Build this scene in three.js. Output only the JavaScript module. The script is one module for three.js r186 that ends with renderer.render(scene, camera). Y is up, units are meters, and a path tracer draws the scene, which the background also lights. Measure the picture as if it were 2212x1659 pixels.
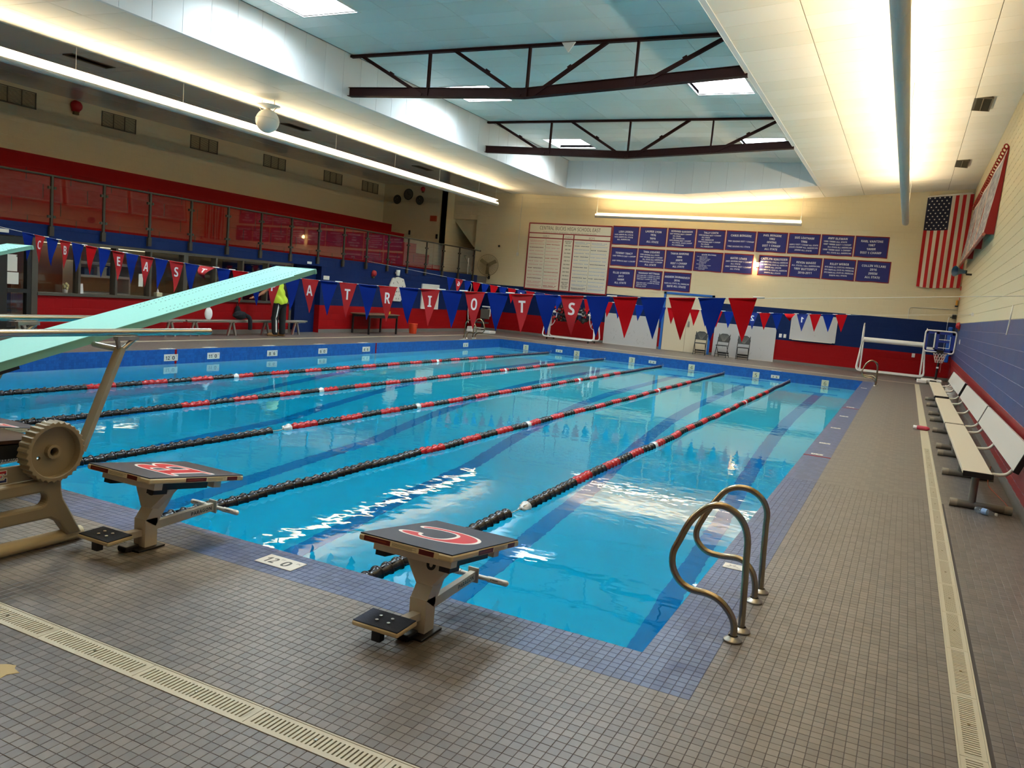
import * as THREE from 'three';
import { RoundedBoxGeometry } from 'three/addons/geometries/RoundedBoxGeometry.js';
import { mergeGeometries } from 'three/addons/utils/BufferGeometryUtils.js';
import { RectAreaLightUniformsLib } from 'three/addons/lights/RectAreaLightUniformsLib.js';

// ---------------------------------------------------------------- camera, sky, exposure
// Axes: x runs across the pool (0 = its right edge), z along it (0 = the near edge, negative = far), y = 0 is the deck. Metres.
const scene = new THREE.Scene();
const camera = new THREE.PerspectiveCamera(51.112, 2212 / 1659, 0.05, 200);
camera.position.set(1.0186, 1.7972, 3.9455);
camera.rotation.set(-0.1143, 0.449, 0.0867, 'YXZ');
scene.add(camera);
camera.updateMatrixWorld(true);
const renderer = new THREE.WebGLRenderer({ antialias: true });
renderer.toneMapping = THREE.LinearToneMapping;
renderer.toneMappingExposure = 0.95;
renderer.shadowMap.enabled = true;
RectAreaLightUniformsLib.init();
scene.background = new THREE.Color(0.75, 0.86, 1.0);        // even overcast sky above the roof

// light levels: radiance of the lamps' diffusers and of the skylight panes
const WARM = new THREE.Color(1.0, 0.80, 0.50), DAY = new THREE.Color(0.74, 0.88, 1.0), OFFICE = new THREE.Color(1.0, 0.86, 0.55);
const L_RIGHT = 66, L_LEFT = 75, L_BACK = 50, L_SKY = 46, L_OFFICE = 3;

// ---------------------------------------------------------------- main dimensions
const PW = 12.56, PL = 22.86, YW = -0.304;                   // pool width, length, water level
const ZB = -27.804, XL = -15.44, XV = -21.2, ZN = 6.2;       // back wall, left wall face, upper left wall, near wall
const KX = -6.84, KY = 5.8, SL = 0.0256, SR = 0.084;         // the low ceiling is a shallow V with its valley at KX
const FXL = -11.4, FXR = -2.28, FZ = -25.1, YU = 6.935;      // raised bay: left, right, back face; upper ceiling
const ceilY = (x) => KY + (x > KX ? SR * (x - KX) : SL * (KX - x));
const wallXBase = (z) => 2.26 + 0.01027 * (-5.4 - z);        // the right wall is a little askew to the pool
const wallX = (y, z) => { const b = wallXBase(z), t = Math.min(1, Math.max(0, (y - 2) / 4.6)); return b + (2.48 - b) * t; };
const BLK = 0.198, BLK0 = 0.028;                             // block courses of the right wall

// ---------------------------------------------------------------- helpers
let seed = 7;
const rnd = () => { seed = (seed + 0x6d2b79f5) | 0; let t = Math.imul(seed ^ (seed >>> 15), 1 | seed); t = (t + Math.imul(t ^ (t >>> 7), 61 | t)) ^ t; return ((t ^ (t >>> 14)) >>> 0) / 4294967296; };
const V = (x, y, z) => new THREE.Vector3(x, y, z);
const names = new Map();
function numbered(n) { const k = names.get(n) ?? 0; names.set(n, k + 1); return k ? n + '_' + String(k).padStart(3, '0') : n; }
function tag(o, label, category, group, kind) { if (label) o.userData.label = label; if (category) o.userData.category = category; if (group) o.userData.group = group; if (kind) o.userData.kind = kind; return o; }
function thing(name, label, category, p = [0, 0, 0], turn = 0, group, kind) { const o = new THREE.Group(); o.name = numbered(name); o.position.set(...p); o.rotation.y = turn; scene.add(o); return tag(o, label, category, group, kind); }
function clean(g) {
  g = g.index ? g.toNonIndexed() : g.clone();
  for (const k of Object.keys(g.attributes)) if (!['position', 'normal', 'uv'].includes(k)) g.deleteAttribute(k);
  if (!g.attributes.normal) g.computeVertexNormals();
  if (!g.attributes.uv) g.setAttribute('uv', new THREE.BufferAttribute(new Float32Array(g.attributes.position.count * 2), 2));
  g.morphAttributes = {}; g.clearGroups(); return g;
}
const join = (gs) => { const a = [gs].flat(9); return a.length === 1 ? a[0] : mergeGeometries(a.map(clean)); };
function part(name, gs, mat, parent, p, r) { const m = new THREE.Mesh(join(gs), mat); m.name = name; if (p) m.position.set(...p); if (r) m.rotation.set(...r); parent.add(m); return m; }
function solo(name, gs, mat, label, category, p, turn = 0, group, kind) { const m = new THREE.Mesh(join(gs), mat); m.name = numbered(name); if (p) m.position.set(...p); m.rotation.y = turn; scene.add(m); return tag(m, label, category, group, kind); }
function copyOf(o, p, turn, label) { const r = o.clone(); r.name = numbered(o.name.replace(/_\d{3}$/, '')); scene.add(r); if (p) r.position.set(...p); if (turn !== undefined) r.rotation.y = turn; if (label) r.userData = { ...r.userData, label }; return r; }
function box(w, h, d, x = 0, y = 0, z = 0) {                 // uv in metres
  const g = new THREE.BoxGeometry(w, h, d), u = g.attributes.uv, s = [[d, h], [d, h], [w, d], [w, d], [w, h], [w, h]];
  for (let i = 0; i < 24; i++) u.setXY(i, u.getX(i) * s[i >> 2][0], u.getY(i) * s[i >> 2][1]);
  return g.translate(x, y, z);
}
const span = (x0, x1, y0, y1, z0, z1) => box(x1 - x0, y1 - y0, z1 - z0, (x0 + x1) / 2, (y0 + y1) / 2, (z0 + z1) / 2);
const rbox = (w, h, d, r, x = 0, y = 0, z = 0) => new RoundedBoxGeometry(w, h, d, 2, r).translate(x, y, z);
const cyl = (r0, r1, h, n = 16, x = 0, y = 0, z = 0) => new THREE.CylinderGeometry(r0, r1, h, n).translate(x, y, z);
function rod(a, b, r, n = 10, r2 = r) {
  const A = V(...a), B = V(...b), d = B.clone().sub(A), g = new THREE.CylinderGeometry(r2, r, d.length(), n);
  return g.applyQuaternion(new THREE.Quaternion().setFromUnitVectors(V(0, 1, 0), d.normalize())).translate((a[0] + b[0]) / 2, (a[1] + b[1]) / 2, (a[2] + b[2]) / 2);
}
function bar(a, b, w, h) {                                   // square bar from a to b, w sideways, h upright
  const A = V(...a), B = V(...b), d = B.clone().sub(A), L = d.length(), m = new THREE.Matrix4(), z = d.clone().normalize();
  const up = Math.abs(z.y) > 0.98 ? V(0, 0, 1) : V(0, 1, 0), x = up.clone().cross(z).normalize(), y = z.clone().cross(x);
  m.makeBasis(x, y, z).setPosition(A.add(B).multiplyScalar(0.5));
  return box(w, h, L).applyMatrix4(m);
}
const tube = (pts, r, n = 24, k = 8, closed = false, tension = 0.5) => new THREE.TubeGeometry(new THREE.CatmullRomCurve3(pts.map((p) => V(...p)), closed, 'catmullrom', tension), n, r, k, closed);
function bentTube(pts, rad, r, k = 10) {                     // straight runs joined by round bends
  const path = new THREE.CurvePath(), P = pts.map((p) => V(...p)); let at = P[0];
  for (let i = 1; i < P.length; i++) {
    if (i === P.length - 1) { path.add(new THREE.LineCurve3(at, P[i])); break; }
    const a = P[i].clone().sub(P[i - 1]), b = P[i + 1].clone().sub(P[i]), q = Math.min(rad, a.length() / 2.01, b.length() / 2.01);
    const s = P[i].clone().addScaledVector(a.normalize(), -q), e = P[i].clone().addScaledVector(b.normalize(), q);
    path.add(new THREE.LineCurve3(at, s)); path.add(new THREE.QuadraticBezierCurve3(s, P[i], e)); at = e;
  }
  const all = [];
  for (const c of path.curves) for (const p of c.getPoints(c.isLineCurve3 ? 1 : 6)) if (!all.length || all[all.length - 1].distanceTo(p) > 1e-4) all.push(p);
  const poly = new THREE.CurvePath(); for (let i = 1; i < all.length; i++) poly.add(new THREE.LineCurve3(all[i - 1], all[i]));
  return sweep(all, r, k);
}
function sweep(P, r, k) {                                    // a round tube through the points, rings mitred
  const pos = [], nor = [], uv = [], idx = [], T = P.map((p, i) => P[Math.min(i + 1, P.length - 1)].clone().sub(P[Math.max(i - 1, 0)]).normalize());
  let n = (Math.abs(T[0].y) < 0.9 ? V(0, 1, 0) : V(1, 0, 0)).cross(T[0]).normalize();
  for (let i = 0; i < P.length; i++) {
    n.addScaledVector(T[i], -n.dot(T[i])).normalize(); const b = T[i].clone().cross(n);
    for (let j = 0; j <= k; j++) { const a = (j / k) * Math.PI * 2, d = n.clone().multiplyScalar(Math.cos(a)).addScaledVector(b, Math.sin(a)); nor.push(d.x, d.y, d.z); pos.push(P[i].x + d.x * r, P[i].y + d.y * r, P[i].z + d.z * r); uv.push(j / k, i / P.length); }
  }
  for (let i = 0; i < P.length - 1; i++) for (let j = 0; j < k; j++) { const a = i * (k + 1) + j, b = a + k + 1; idx.push(a, a + 1, b, b, a + 1, b + 1); }
  const cap = (i, s) => { const c = pos.length / 3; pos.push(P[i].x, P[i].y, P[i].z); nor.push(T[i].x * s, T[i].y * s, T[i].z * s); uv.push(0, 0); for (let j = 0; j < k; j++) { const q = i * (k + 1) + j; s > 0 ? idx.push(c, q, q + 1) : idx.push(c, q + 1, q); } };
  cap(0, -1); cap(P.length - 1, 1);
  const g = new THREE.BufferGeometry(); g.setAttribute('position', new THREE.Float32BufferAttribute(pos, 3)); g.setAttribute('normal', new THREE.Float32BufferAttribute(nor, 3)); g.setAttribute('uv', new THREE.Float32BufferAttribute(uv, 2)); g.setIndex(idx);
  return g;
}
function extr(pts, depth, bevel = 0, holes = []) {           // outline in x,y pulled along z, centred on z = 0
  const s = new THREE.Shape(pts.map((p) => new THREE.Vector2(...p))); for (const h of holes) s.holes.push(new THREE.Path(h.map((p) => new THREE.Vector2(...p))));
  return new THREE.ExtrudeGeometry(s, { depth, bevelEnabled: bevel > 0, bevelSize: bevel, bevelThickness: bevel, bevelSegments: 2, curveSegments: 12 }).translate(0, 0, -depth / 2);
}
const lathe = (pts, n = 24) => new THREE.LatheGeometry(pts.map((p) => new THREE.Vector2(...p)), n);
function grid(nu, nv, f) {                                   // surface through f(u, v), u and v from 0 to 1
  const pos = [], uv = [], idx = [];
  for (let j = 0; j <= nv; j++) for (let i = 0; i <= nu; i++) { pos.push(...f(i / nu, j / nv)); uv.push(i / nu, j / nv); }
  for (let j = 0; j < nv; j++) for (let i = 0; i < nu; i++) { const a = j * (nu + 1) + i, b = a + nu + 1; idx.push(a, a + 1, b, a + 1, b + 1, b); }
  const g = new THREE.BufferGeometry(); g.setAttribute('position', new THREE.Float32BufferAttribute(pos, 3)); g.setAttribute('uv', new THREE.Float32BufferAttribute(uv, 2)); g.setIndex(idx); g.computeVertexNormals(); return g;
}
function minus(rects, h) {                                   // rectangles [x0,x1,z0,z1] without the hole h
  const out = [];
  for (const r of rects) {
    const x0 = Math.max(r[0], h[0]), x1 = Math.min(r[1], h[1]), z0 = Math.max(r[2], h[2]), z1 = Math.min(r[3], h[3]);
    if (x0 >= x1 - 1e-6 || z0 >= z1 - 1e-6) { out.push(r); continue; }
    if (r[2] < z0 - 1e-6) out.push([r[0], r[1], r[2], z0]); if (r[3] > z1 + 1e-6) out.push([r[0], r[1], z1, r[3]]);
    if (r[0] < x0 - 1e-6) out.push([r[0], x0, z0, z1]); if (r[1] > x1 + 1e-6) out.push([x1, r[1], z0, z1]);
  }
  return out;
}
const view = new THREE.Matrix4().multiplyMatrices(camera.projectionMatrix, camera.matrixWorldInverse);
function seen(p, edge = 1.03) { const q = V(...p).applyMatrix4(view); return V(...p).sub(camera.position).dot(V(0, 0, -1).applyQuaternion(camera.quaternion)) > 0.1 && Math.abs(q.x) < edge && Math.abs(q.y) < edge; }
function largest(list, n) {                                  // splits [{p, ...}] into the n that show largest and the rest
  const s = list.map((o) => ({ o, k: seen(o.p) ? 1 / V(...o.p).distanceToSquared(camera.position) : 0 })).sort((a, b) => b.k - a.k);
  return [s.slice(0, n).filter((e) => e.k > 0).map((e) => e.o), [...s.slice(0, n).filter((e) => e.k <= 0), ...s.slice(n)].map((e) => e.o)];
}

// ---------------------------------------------------------------- textures and materials
function mat(color, rough = 0.7, more = {}) { const { physical, ...o } = more; return new (physical ? THREE.MeshPhysicalMaterial : THREE.MeshStandardMaterial)({ color, roughness: rough, ...o }); }
function canvas(w, h, draw) { const c = document.createElement('canvas'); c.width = w; c.height = h; const g = c.getContext('2d'); draw(g, w, h); const t = new THREE.CanvasTexture(c); t.colorSpace = THREE.SRGBColorSpace; t.magFilter = THREE.LinearFilter; return t; }
const noise2 = (() => { const p = Array.from({ length: 4096 }, () => rnd()); return (x, y, n) => { const xi = Math.floor(x), yi = Math.floor(y), s = (t) => t * t * (3 - 2 * t), fx = s(x - xi), fy = s(y - yi), at = (a, b) => p[(((a % n) + n) % n) + 64 * (((b % n) + n) % n)]; return (at(xi, yi) * (1 - fx) + at(xi + 1, yi) * fx) * (1 - fy) + (at(xi, yi + 1) * (1 - fx) + at(xi + 1, yi + 1) * fx) * fy; }; })();
function dataTex(n, f, repeat, srgb = false) {               // tileable grey or rgb map
  const a = new Uint8Array(n * n * 4);
  for (let y = 0; y < n; y++) for (let x = 0; x < n; x++) { const v = f(x / n, y / n), c = Array.isArray(v) ? v : [v, v, v], o = (y * n + x) * 4; a[o] = Math.max(0, Math.min(255, c[0] * 255)); a[o + 1] = Math.max(0, Math.min(255, c[1] * 255)); a[o + 2] = Math.max(0, Math.min(255, c[2] * 255)); a[o + 3] = 255; }
  const t = new THREE.DataTexture(a, n, n); t.wrapS = t.wrapT = THREE.RepeatWrapping; t.magFilter = THREE.LinearFilter; t.minFilter = THREE.LinearFilter; t.repeat.set(...repeat); if (srgb) t.colorSpace = THREE.SRGBColorSpace; t.needsUpdate = true; return t;
}
const fbm = (u, v, n, oct = 4) => { let s = 0, a = 0.5, k = n; for (let i = 0; i < oct; i++) { s += a * noise2(u * k, v * k, Math.min(k, 64)); a /= 2; k *= 2; if (k > 64) break; } return s; };
const T = 0.048, TZ = 0.36 / 7;                              // floor tile pitch across and along
const GREY_TILES = ['#665f58', '#6b635b', '#615a54', '#6f675f'];
const BLUE_TILES = ['#37476c', '#3c4d74', '#334467', '#425276'];
// far deck: the same mosaic as a map, 16 x 16 tiles to the repeat
const tileMap = (cols, grout) => dataTex(512, (u, v) => { const i = Math.floor(u * 16), j = Math.floor(v * 16), fu = u * 16 - i, fv = v * 16 - j, c = new THREE.Color(cols[Math.floor(noise2(i * 7.3 + 3, j * 5.1 + 9, 64) * 3.99)]); if (Math.min(fu, fv, 1 - fu, 1 - fv) < 0.03) c.set(grout); c.convertLinearToSRGB(); const d = 0.96 + 0.08 * noise2(u * 60, v * 60, 60); return [c.r * d, c.g * d, c.b * d]; }, [1 / (16 * T), 1 / (16 * TZ)], true);
const blockBump = dataTex(512, (u, v) => { const row = Math.floor(v * 4), uu = (u * 2 + (row % 2) * 0.5) % 1, vv = v * 4 - row; const joint = Math.min(uu * 2, (1 - uu) * 2, vv, 1 - vv) < 0.025 ? 0 : 0.8; return joint + 0.2 * fbm(u, v, 32, 2); }, [1 / 0.8, 1 / 0.8]);
const paintBump = dataTex(256, (u, v) => fbm(u, v, 16, 3), [2.5, 2.5]);
const M = {
  beige: mat('#d0c09c', 0.75, { bumpMap: blockBump, bumpScale: 0.003 }), blueWall: mat('#0b2150', 0.6, { physical: true, specularIntensity: 0.3, bumpMap: blockBump, bumpScale: 0.003 }), redWall: mat('#8c0409', 0.6, { physical: true, specularIntensity: 0.3, bumpMap: blockBump, bumpScale: 0.003 }),
  beigeBlock: mat('#d0c09c', 0.72, { bumpMap: paintBump, bumpScale: 0.002 }), redBlock: [mat('#8c0a12', 0.45, { bumpMap: paintBump, bumpScale: 0.002 }), mat('#840910', 0.45, { bumpMap: paintBump, bumpScale: 0.002 })],
  blueBlock: ['#2c3f72', '#33426f', '#2a3a6a', '#383f6c'].map((c) => mat(c, 0.45, { bumpMap: paintBump, bumpScale: 0.002 })), mortar: mat('#8e8a94', 0.9), mortarBeige: mat('#bfb08c', 0.9),
  baseStrip: mat('#6a655e', 0.6), grout: mat('#453e38', 0.9), groutBlue: mat('#564f58', 0.9),
  deck: mat('#ffffff', 0.42, { map: tileMap(GREY_TILES, '#453e38') }), borderFar: mat('#ffffff', 0.4, { map: tileMap(BLUE_TILES, '#4a4652') }),
  greyTile: GREY_TILES.map((c) => mat(c, 0.4)), blueTile: BLUE_TILES.map((c) => mat(c, 0.38)), tileWhite: mat('#ffffff', 0.4),
  panel: ['#e2dccf', '#dfd9cb', '#e5dfd3'].map((c) => mat(c, 0.55)), panelGloss: ['#d9d5cb', '#d8d4ca'].map((c) => mat(c, 0.13)), panelBack: mat('#8d887d', 0.9), fascia: ['#dcdcda', '#e0e0de', '#d8d8d6'].map((c) => mat(c, 0.5)),
  white: mat('#e8e6e0', 0.45), whiteMetal: mat('#cfc9b8', 0.4), steel: mat('#b9b3a4', 0.24, { metalness: 1 }), alu: mat('#b7b3a8', 0.38, { metalness: 1 }), dark: mat('#14130f', 0.5), black: mat('#0b0b0c', 0.45), bronze: mat('#3a342a', 0.5, { metalness: 0.3 }),
  truss: mat('#2a1211', 0.6, { physical: true, specularIntensity: 0.3 }), vent: mat('#2a261c', 0.6), ventSlat: mat('#4a4433', 0.5), brown: mat('#5d3a17', 0.5), navy: mat('#0d1730', 0.5), red: mat('#a5101a', 0.5), royal: mat('#123a8c', 0.6), orange: mat('#d8431c', 0.45), yellow: mat('#d9b21c', 0.5),
  glass: mat('#ffffff', 0.02, { physical: true, transmission: 1, thickness: 0, ior: 1.5 }), drain: mat('#b9af94', 0.45), stoneWhite: mat('#d9d3c6', 0.4), cord: mat('#e8e4da', 0.6), lightGrey: mat('#c8c4ba', 0.5),
};
const glow = (c, k, base = '#ffffff') => mat(base, 0.4, { emissive: c, emissiveIntensity: k });

// ================================================================ THE SETTING
// ---- floor: deck slab cut round the pool and the trench drains; mosaic tiles near the camera are pieces, farther off a map
const floor = thing('floor', null, null, [0, 0, 0], 0, null, 'structure');
const DR = 0.125;                                            // width of the trench drains; each runs 1.44 m from the pool
const DRAINS = [[-PW - 1.44 - DR, 1.44 + DR, 1.5, 1.5 + 0.145], [1.44, 1.44 + DR, -PL - 1.44, 1.5], [-PW - 1.44 - DR, -PW - 1.44, -PL - 1.44, 1.5], [-PW - 1.44 - DR, 1.44 + DR, -PL - 1.44 - DR, -PL - 1.44]];
const BX = 0.336, BZ = 0.36;                                 // dark blue border on the right and the near side
const ZE = BZ - 112 * TZ, NEAR = [[-6.0, 2.208, BZ, BZ + 59 * TZ], [BX, 2.208, ZE, BZ]];  // where the tiles are pieces
let deck = minus([[XL - 1.6, 2.75, ZB - 0.1, ZN]], [-PW, 0, -PL, 0]);
deck = minus(minus(minus(deck, [-PW, BX, 0, BZ]), [0, BX, -PL, 0]), [-PW - 0.03, 0, -PL - 0.03, 0]);
for (const d of DRAINS) deck = minus(deck, d);
let far = deck; for (const n of NEAR) far = minus(far, n);
const nearRects = NEAR.map((n) => deck.map((r) => [Math.max(r[0], n[0]), Math.min(r[1], n[1]), Math.max(r[2], n[2]), Math.min(r[3], n[3])])).flat().filter((r) => r[1] - r[0] > 1e-3 && r[3] - r[2] > 1e-3);
function slab(r, top, th = 0.25) { const g = span(r[0], r[1], top - th, top, r[2], r[3]), u = g.attributes.uv, p = g.attributes.position; for (let i = 0; i < 24; i++) if (i >> 2 === 2) u.setXY(i, p.getX(i), -p.getZ(i)); return g; }
part('deck_surface', far.map((r) => slab(r, 0)), M.deck, floor);
part('grout_bed', nearRects.map((r) => slab(r, -0.0016)), M.grout, floor);
function tileGeo(w, l) {                                     // one mosaic tile with worn edges
  const a = w / 2, k = l / w, b = a - 0.0012, t = 0, m = -0.0008, d = -0.006, q = [[-b, t, -b], [b, t, -b], [b, t, b], [-b, t, b], [-a, m, -a], [a, m, -a], [a, m, a], [-a, m, a], [-a, d, -a], [a, d, -a], [a, d, a], [-a, d, a]].map(([x, y, z]) => [x, y, z * k]), idx = [0, 2, 1, 0, 3, 2];
  for (const o of [0, 4]) for (let i = 0; i < 4; i++) { const j = (i + 1) % 4, A = o + i, B = o + j, C = A + 4, D = B + 4; idx.push(A, B, D, A, D, C); }
  const g = new THREE.BufferGeometry(); g.setAttribute('position', new THREE.Float32BufferAttribute(q.flat(), 3)); g.setIndex(idx); const n = g.toNonIndexed(); n.computeVertexNormals(); return clean(n);
}
function mosaic(parent, rects, mats, cols) {
  const list = [], geo = tileGeo(T - 0.002, TZ - 0.002);
  for (const r of rects) for (let x = Math.ceil(r[0] / T - 0.02) * T + T / 2; x < r[1] - T * 0.4; x += T) for (let z = Math.ceil((r[2] - BZ) / TZ - 0.02) * TZ + BZ + TZ / 2; z < r[3] - TZ * 0.4; z += TZ) list.push({ p: [x, 0, z], k: Math.floor(rnd() * 4), y: (rnd() - 0.5) * 0.0007 });
  const [big, rest] = largest(list, 300);
  for (const t of big) part('tile', geo, mats[t.k], parent, [t.p[0], t.y, t.p[2]]);
  const im = new THREE.InstancedMesh(geo, M.tileWhite, rest.length), m4 = new THREE.Matrix4(), c = new THREE.Color();
  rest.forEach((t, i) => { im.setMatrixAt(i, m4.makeTranslation(t.p[0], t.y, t.p[2])); im.setColorAt(i, c.set(cols[t.k])); });
  im.name = 'mosaic_tiles'; tag(im, null, null, null, 'stuff'); parent.add(im);
}
mosaic(floor, nearRects, M.greyTile, GREY_TILES);
const border = thing('trim_1', null, null, [0, 0, 0], 0, null, 'structure');
const bNear = [[-6.0, BX, 0, BZ], [0, BX, ZE, 0]], bFar = [[-PW, -6.0, 0, BZ], [0, BX, -PL, ZE]];
part('border_bed', bNear.map((r) => slab(r, -0.0016)), M.groutBlue, border);
part('border_surface', bFar.map((r) => slab(r, 0)), M.borderFar, border);
mosaic(border, [[-6.0, BX, 0, BZ], [0, BX, ZE, 0]], M.blueTile, BLUE_TILES);

// ---- trench drains: a channel, edge rails and slotted gratings
function drain(x0, x1, z0, z1, label, slotted) {             // slotted = part of the run whose slots are cut
  const t = thing('trench_drain', label, 'drain', [x0, 0, z0]), w = x1 - x0, d = z1 - z0, alongX = w > d, L = alongX ? w : d, B = alongX ? d : w;
  const put = (g) => (alongX ? g : g.rotateY(-Math.PI / 2).scale(1, 1, 1));
  const at = (u0, u1, y0, y1, v0, v1) => (alongX ? span(u0, u1, y0, y1, v0, v1) : span(v0, v1, y0, y1, u0, u1));
  part('channel', [at(0, L, -0.12, -0.1, 0, B), at(0, L, -0.1, -0.02, 0, 0.006), at(0, L, -0.1, -0.02, B - 0.006, B)], M.dark, t);
  part('edge_rail', at(0, L, -0.02, 0.003, 0, 0.008), M.drain, t); part('edge_rail', at(0, L, -0.02, 0.003, B - 0.008, B), M.drain, t);
  const [s0, s1] = slotted, sec = 0.642, P = 0.0214, m = 0.03;
  const mk = (len) => { const g = [at(0, len, -0.012, 0.001, 0.009, m), at(0, len, -0.012, 0.001, B - m, B - 0.009)]; let u = 0.02; g.push(at(0, 0.022, -0.012, 0.001, m, B - m)); for (u = 0.0295; u < len - 0.02; u += P) g.push(at(u, u + 0.0135, -0.012, 0.001, m, B - m)); g.push(at(len - 0.022, len, -0.012, 0.001, m, B - m)); return join(g); };
  const std = mk(sec - 0.003);
  for (let u = s0; u < s1 - 0.05; u += sec) { const g = u + sec > s1 ? mk(s1 - u - 0.003) : std; part('grating', g, M.drain, t, alongX ? [u, 0, 0] : [0, 0, u]); }
  if (s0 > 0.01) part('grating', at(0, s0 - 0.003, -0.012, 0.001, 0.009, B - 0.009), M.drain, t);
  if (s1 < L - 0.01) part('grating', at(s1, L, -0.012, 0.001, 0.009, B - 0.009), M.drain, t);
  const screws = []; for (let u = s0 + 0.32; u < s1; u += sec) screws.push(at(u - 0.006, u + 0.006, 0, 0.004, B / 2 - 0.006, B / 2 + 0.006));
  if (screws.length) part('screw', screws, M.steel, t).userData.kind = 'stuff';
}
{ const [a, b, c, d] = DRAINS;
  drain(...a, 'cream slotted trench drain crossing the near grey deck, between the camera and the starting blocks', [10.4, a[1] - a[0]]);
  drain(...b, 'cream slotted trench drain along the right deck in front of the benches', [b[3] - b[2] - 11, b[3] - b[2]]);
  drain(...c, 'pale drain line along the far left deck, in front of the long bench', [0, 0.02]);
  drain(...d, 'pale drain line along the back deck, in front of the folding chairs', [0, 0.02]); }

// ---- pool basin: plaster floor that deepens towards the camera, walls, dark tile band above the water, lane marks
const basin = thing('pool_basin', null, null, [0, 0, 0], 0, null, 'structure');
M.plaster = mat('#e6f2f4', 0.8); M.band = mat('#10305c', 0.3, { map: tileMap(['#174f96', '#195399', '#154a8e', '#1b569f'], '#123f7c') }); M.band.color.set('#ffffff'); M.laneMark = mat('#86a3cc', 0.7);
const DEPTHS = [[0, 3.66], [-7.9, 3.66], [-10.85, 2.59], [-12.7, 1.83], [-14.6, 1.37], [-20.3, 1.07], [-PL, 1.07]];
const depthAt = (z) => { for (let i = 1; i < DEPTHS.length; i++) if (z >= DEPTHS[i][0]) { const [a, da] = DEPTHS[i - 1], [b, db] = DEPTHS[i]; return da + ((db - da) * (a - z)) / (a - b); } return 1.07; };
const floorY = (z) => YW - depthAt(z);
part('basin_floor', DEPTHS.slice(1).map(([z, d], i) => { const [a, da] = DEPTHS[i]; return grid(1, 1, (u, v) => { const w = 1 - v; return [-PW + u * PW, YW - (da + (d - da) * w), a + (z - a) * w]; }); }), M.plaster, basin);
part('basin_wall', [span(-PW - 0.2, 0.2, -4.2, -0.26, 0, 0.2), span(-PW - 0.2, 0.2, -4.2, -0.34, -PL - 0.2, -PL), span(0, 0.2, -4.2, -0.26, -PL, 0), span(-PW - 0.2, -PW, -4.2, -0.34, -PL, 0)], M.plaster, basin);
part('tile_band', [span(-PW - 0.2, 0, -0.34, -0.0, -PL - 0.03, -PL), span(-PW - 0.03, -PW, -0.34, 0, -PL, 0), span(-PW, 0, -0.26, -0.004, 0, 0.03), span(0, 0.03, -0.26, -0.004, -PL, 0)], M.band, basin);
const LANES = [-1.07, -3.18, -5.29, -7.38, -9.44, -11.46];
for (const x of LANES) {
  const g = []; for (let i = 0; i < DEPTHS.length - 1; i++) { const a = Math.min(-1.6, DEPTHS[i][0]), b = Math.max(-PL + 1.5, DEPTHS[i + 1][0]); if (a - b < 0.05) continue; g.push(bar([x, floorY(a) + 0.004, a], [x, floorY(b) + 0.004, b], 0.26, 0.012)); }
  g.push(box(1.0, 0.012, 0.26, x, floorY(-PL + 1.5) + 0.004, -PL + 1.5), box(1.0, 0.012, 0.26, x, floorY(-1.6) + 0.004, -1.6));
  g.push(box(0.26, 0.8, 0.012, x, YW - 0.62, -PL + 0.004), box(0.9, 0.24, 0.012, x, YW - 0.62, -PL + 0.004));
  part('lane_mark', g, M.laneMark, basin);
}
// ---- water
const ripple = dataTex(512, (u, v) => 0.55 * fbm(u, v, 6, 3) + 0.3 * fbm(v + 0.37, u + 0.11, 16, 3) + 0.15 * fbm(u + 0.7, v + 0.2, 40, 1), [1 / 3.4, 1 / 2.6]);
M.water = mat('#ffffff', 0.0, { physical: true, transmission: 1, thickness: 2, ior: 1.333, attenuationColor: new THREE.Color(0.16, 0.80, 0.91), attenuationDistance: 3.0, bumpMap: ripple, bumpScale: 0.0035 });
{ const g = span(-PW - 0.02, 0.02, -4.3, YW, -PL - 0.02, 0.02), u = g.attributes.uv, p = g.attributes.position; for (let i = 0; i < 24; i++) u.setXY(i, p.getX(i), -p.getZ(i)); solo('water', g, M.water, 'clear blue water filling the lap pool', 'water', [0, 0, 0], 0, null, 'structure'); }

// ---- walls
const wb = thing('wall_back', null, null, [0, 0, 0], 0, null, 'structure');
const BB = 2.04, RB = 0.86;                                  // top of the blue band, top of the red band
part('wall_section', span(XL - 1.26, 2.7, -0.2, RB, ZB - 0.25, ZB), M.redWall, wb); part('wall_section', span(XL - 1.26, 2.7, RB, BB, ZB - 0.25, ZB), M.blueWall, wb);
part('wall_section', [span(XL - 1.26, 2.7, BB, 7.2, ZB - 0.25, ZB), span(-18.0, XL - 1.26, 4.82, 7.2, ZB - 0.25, ZB), span(-18.2, -17.94, 2, 7.2, ZB - 0.25, ZB)], M.beige, wb);
part('baseboard_back', span(XL - 1.26, 2.49, 0, 0.1, ZB, ZB + 0.012), M.baseStrip, wb);

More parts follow.
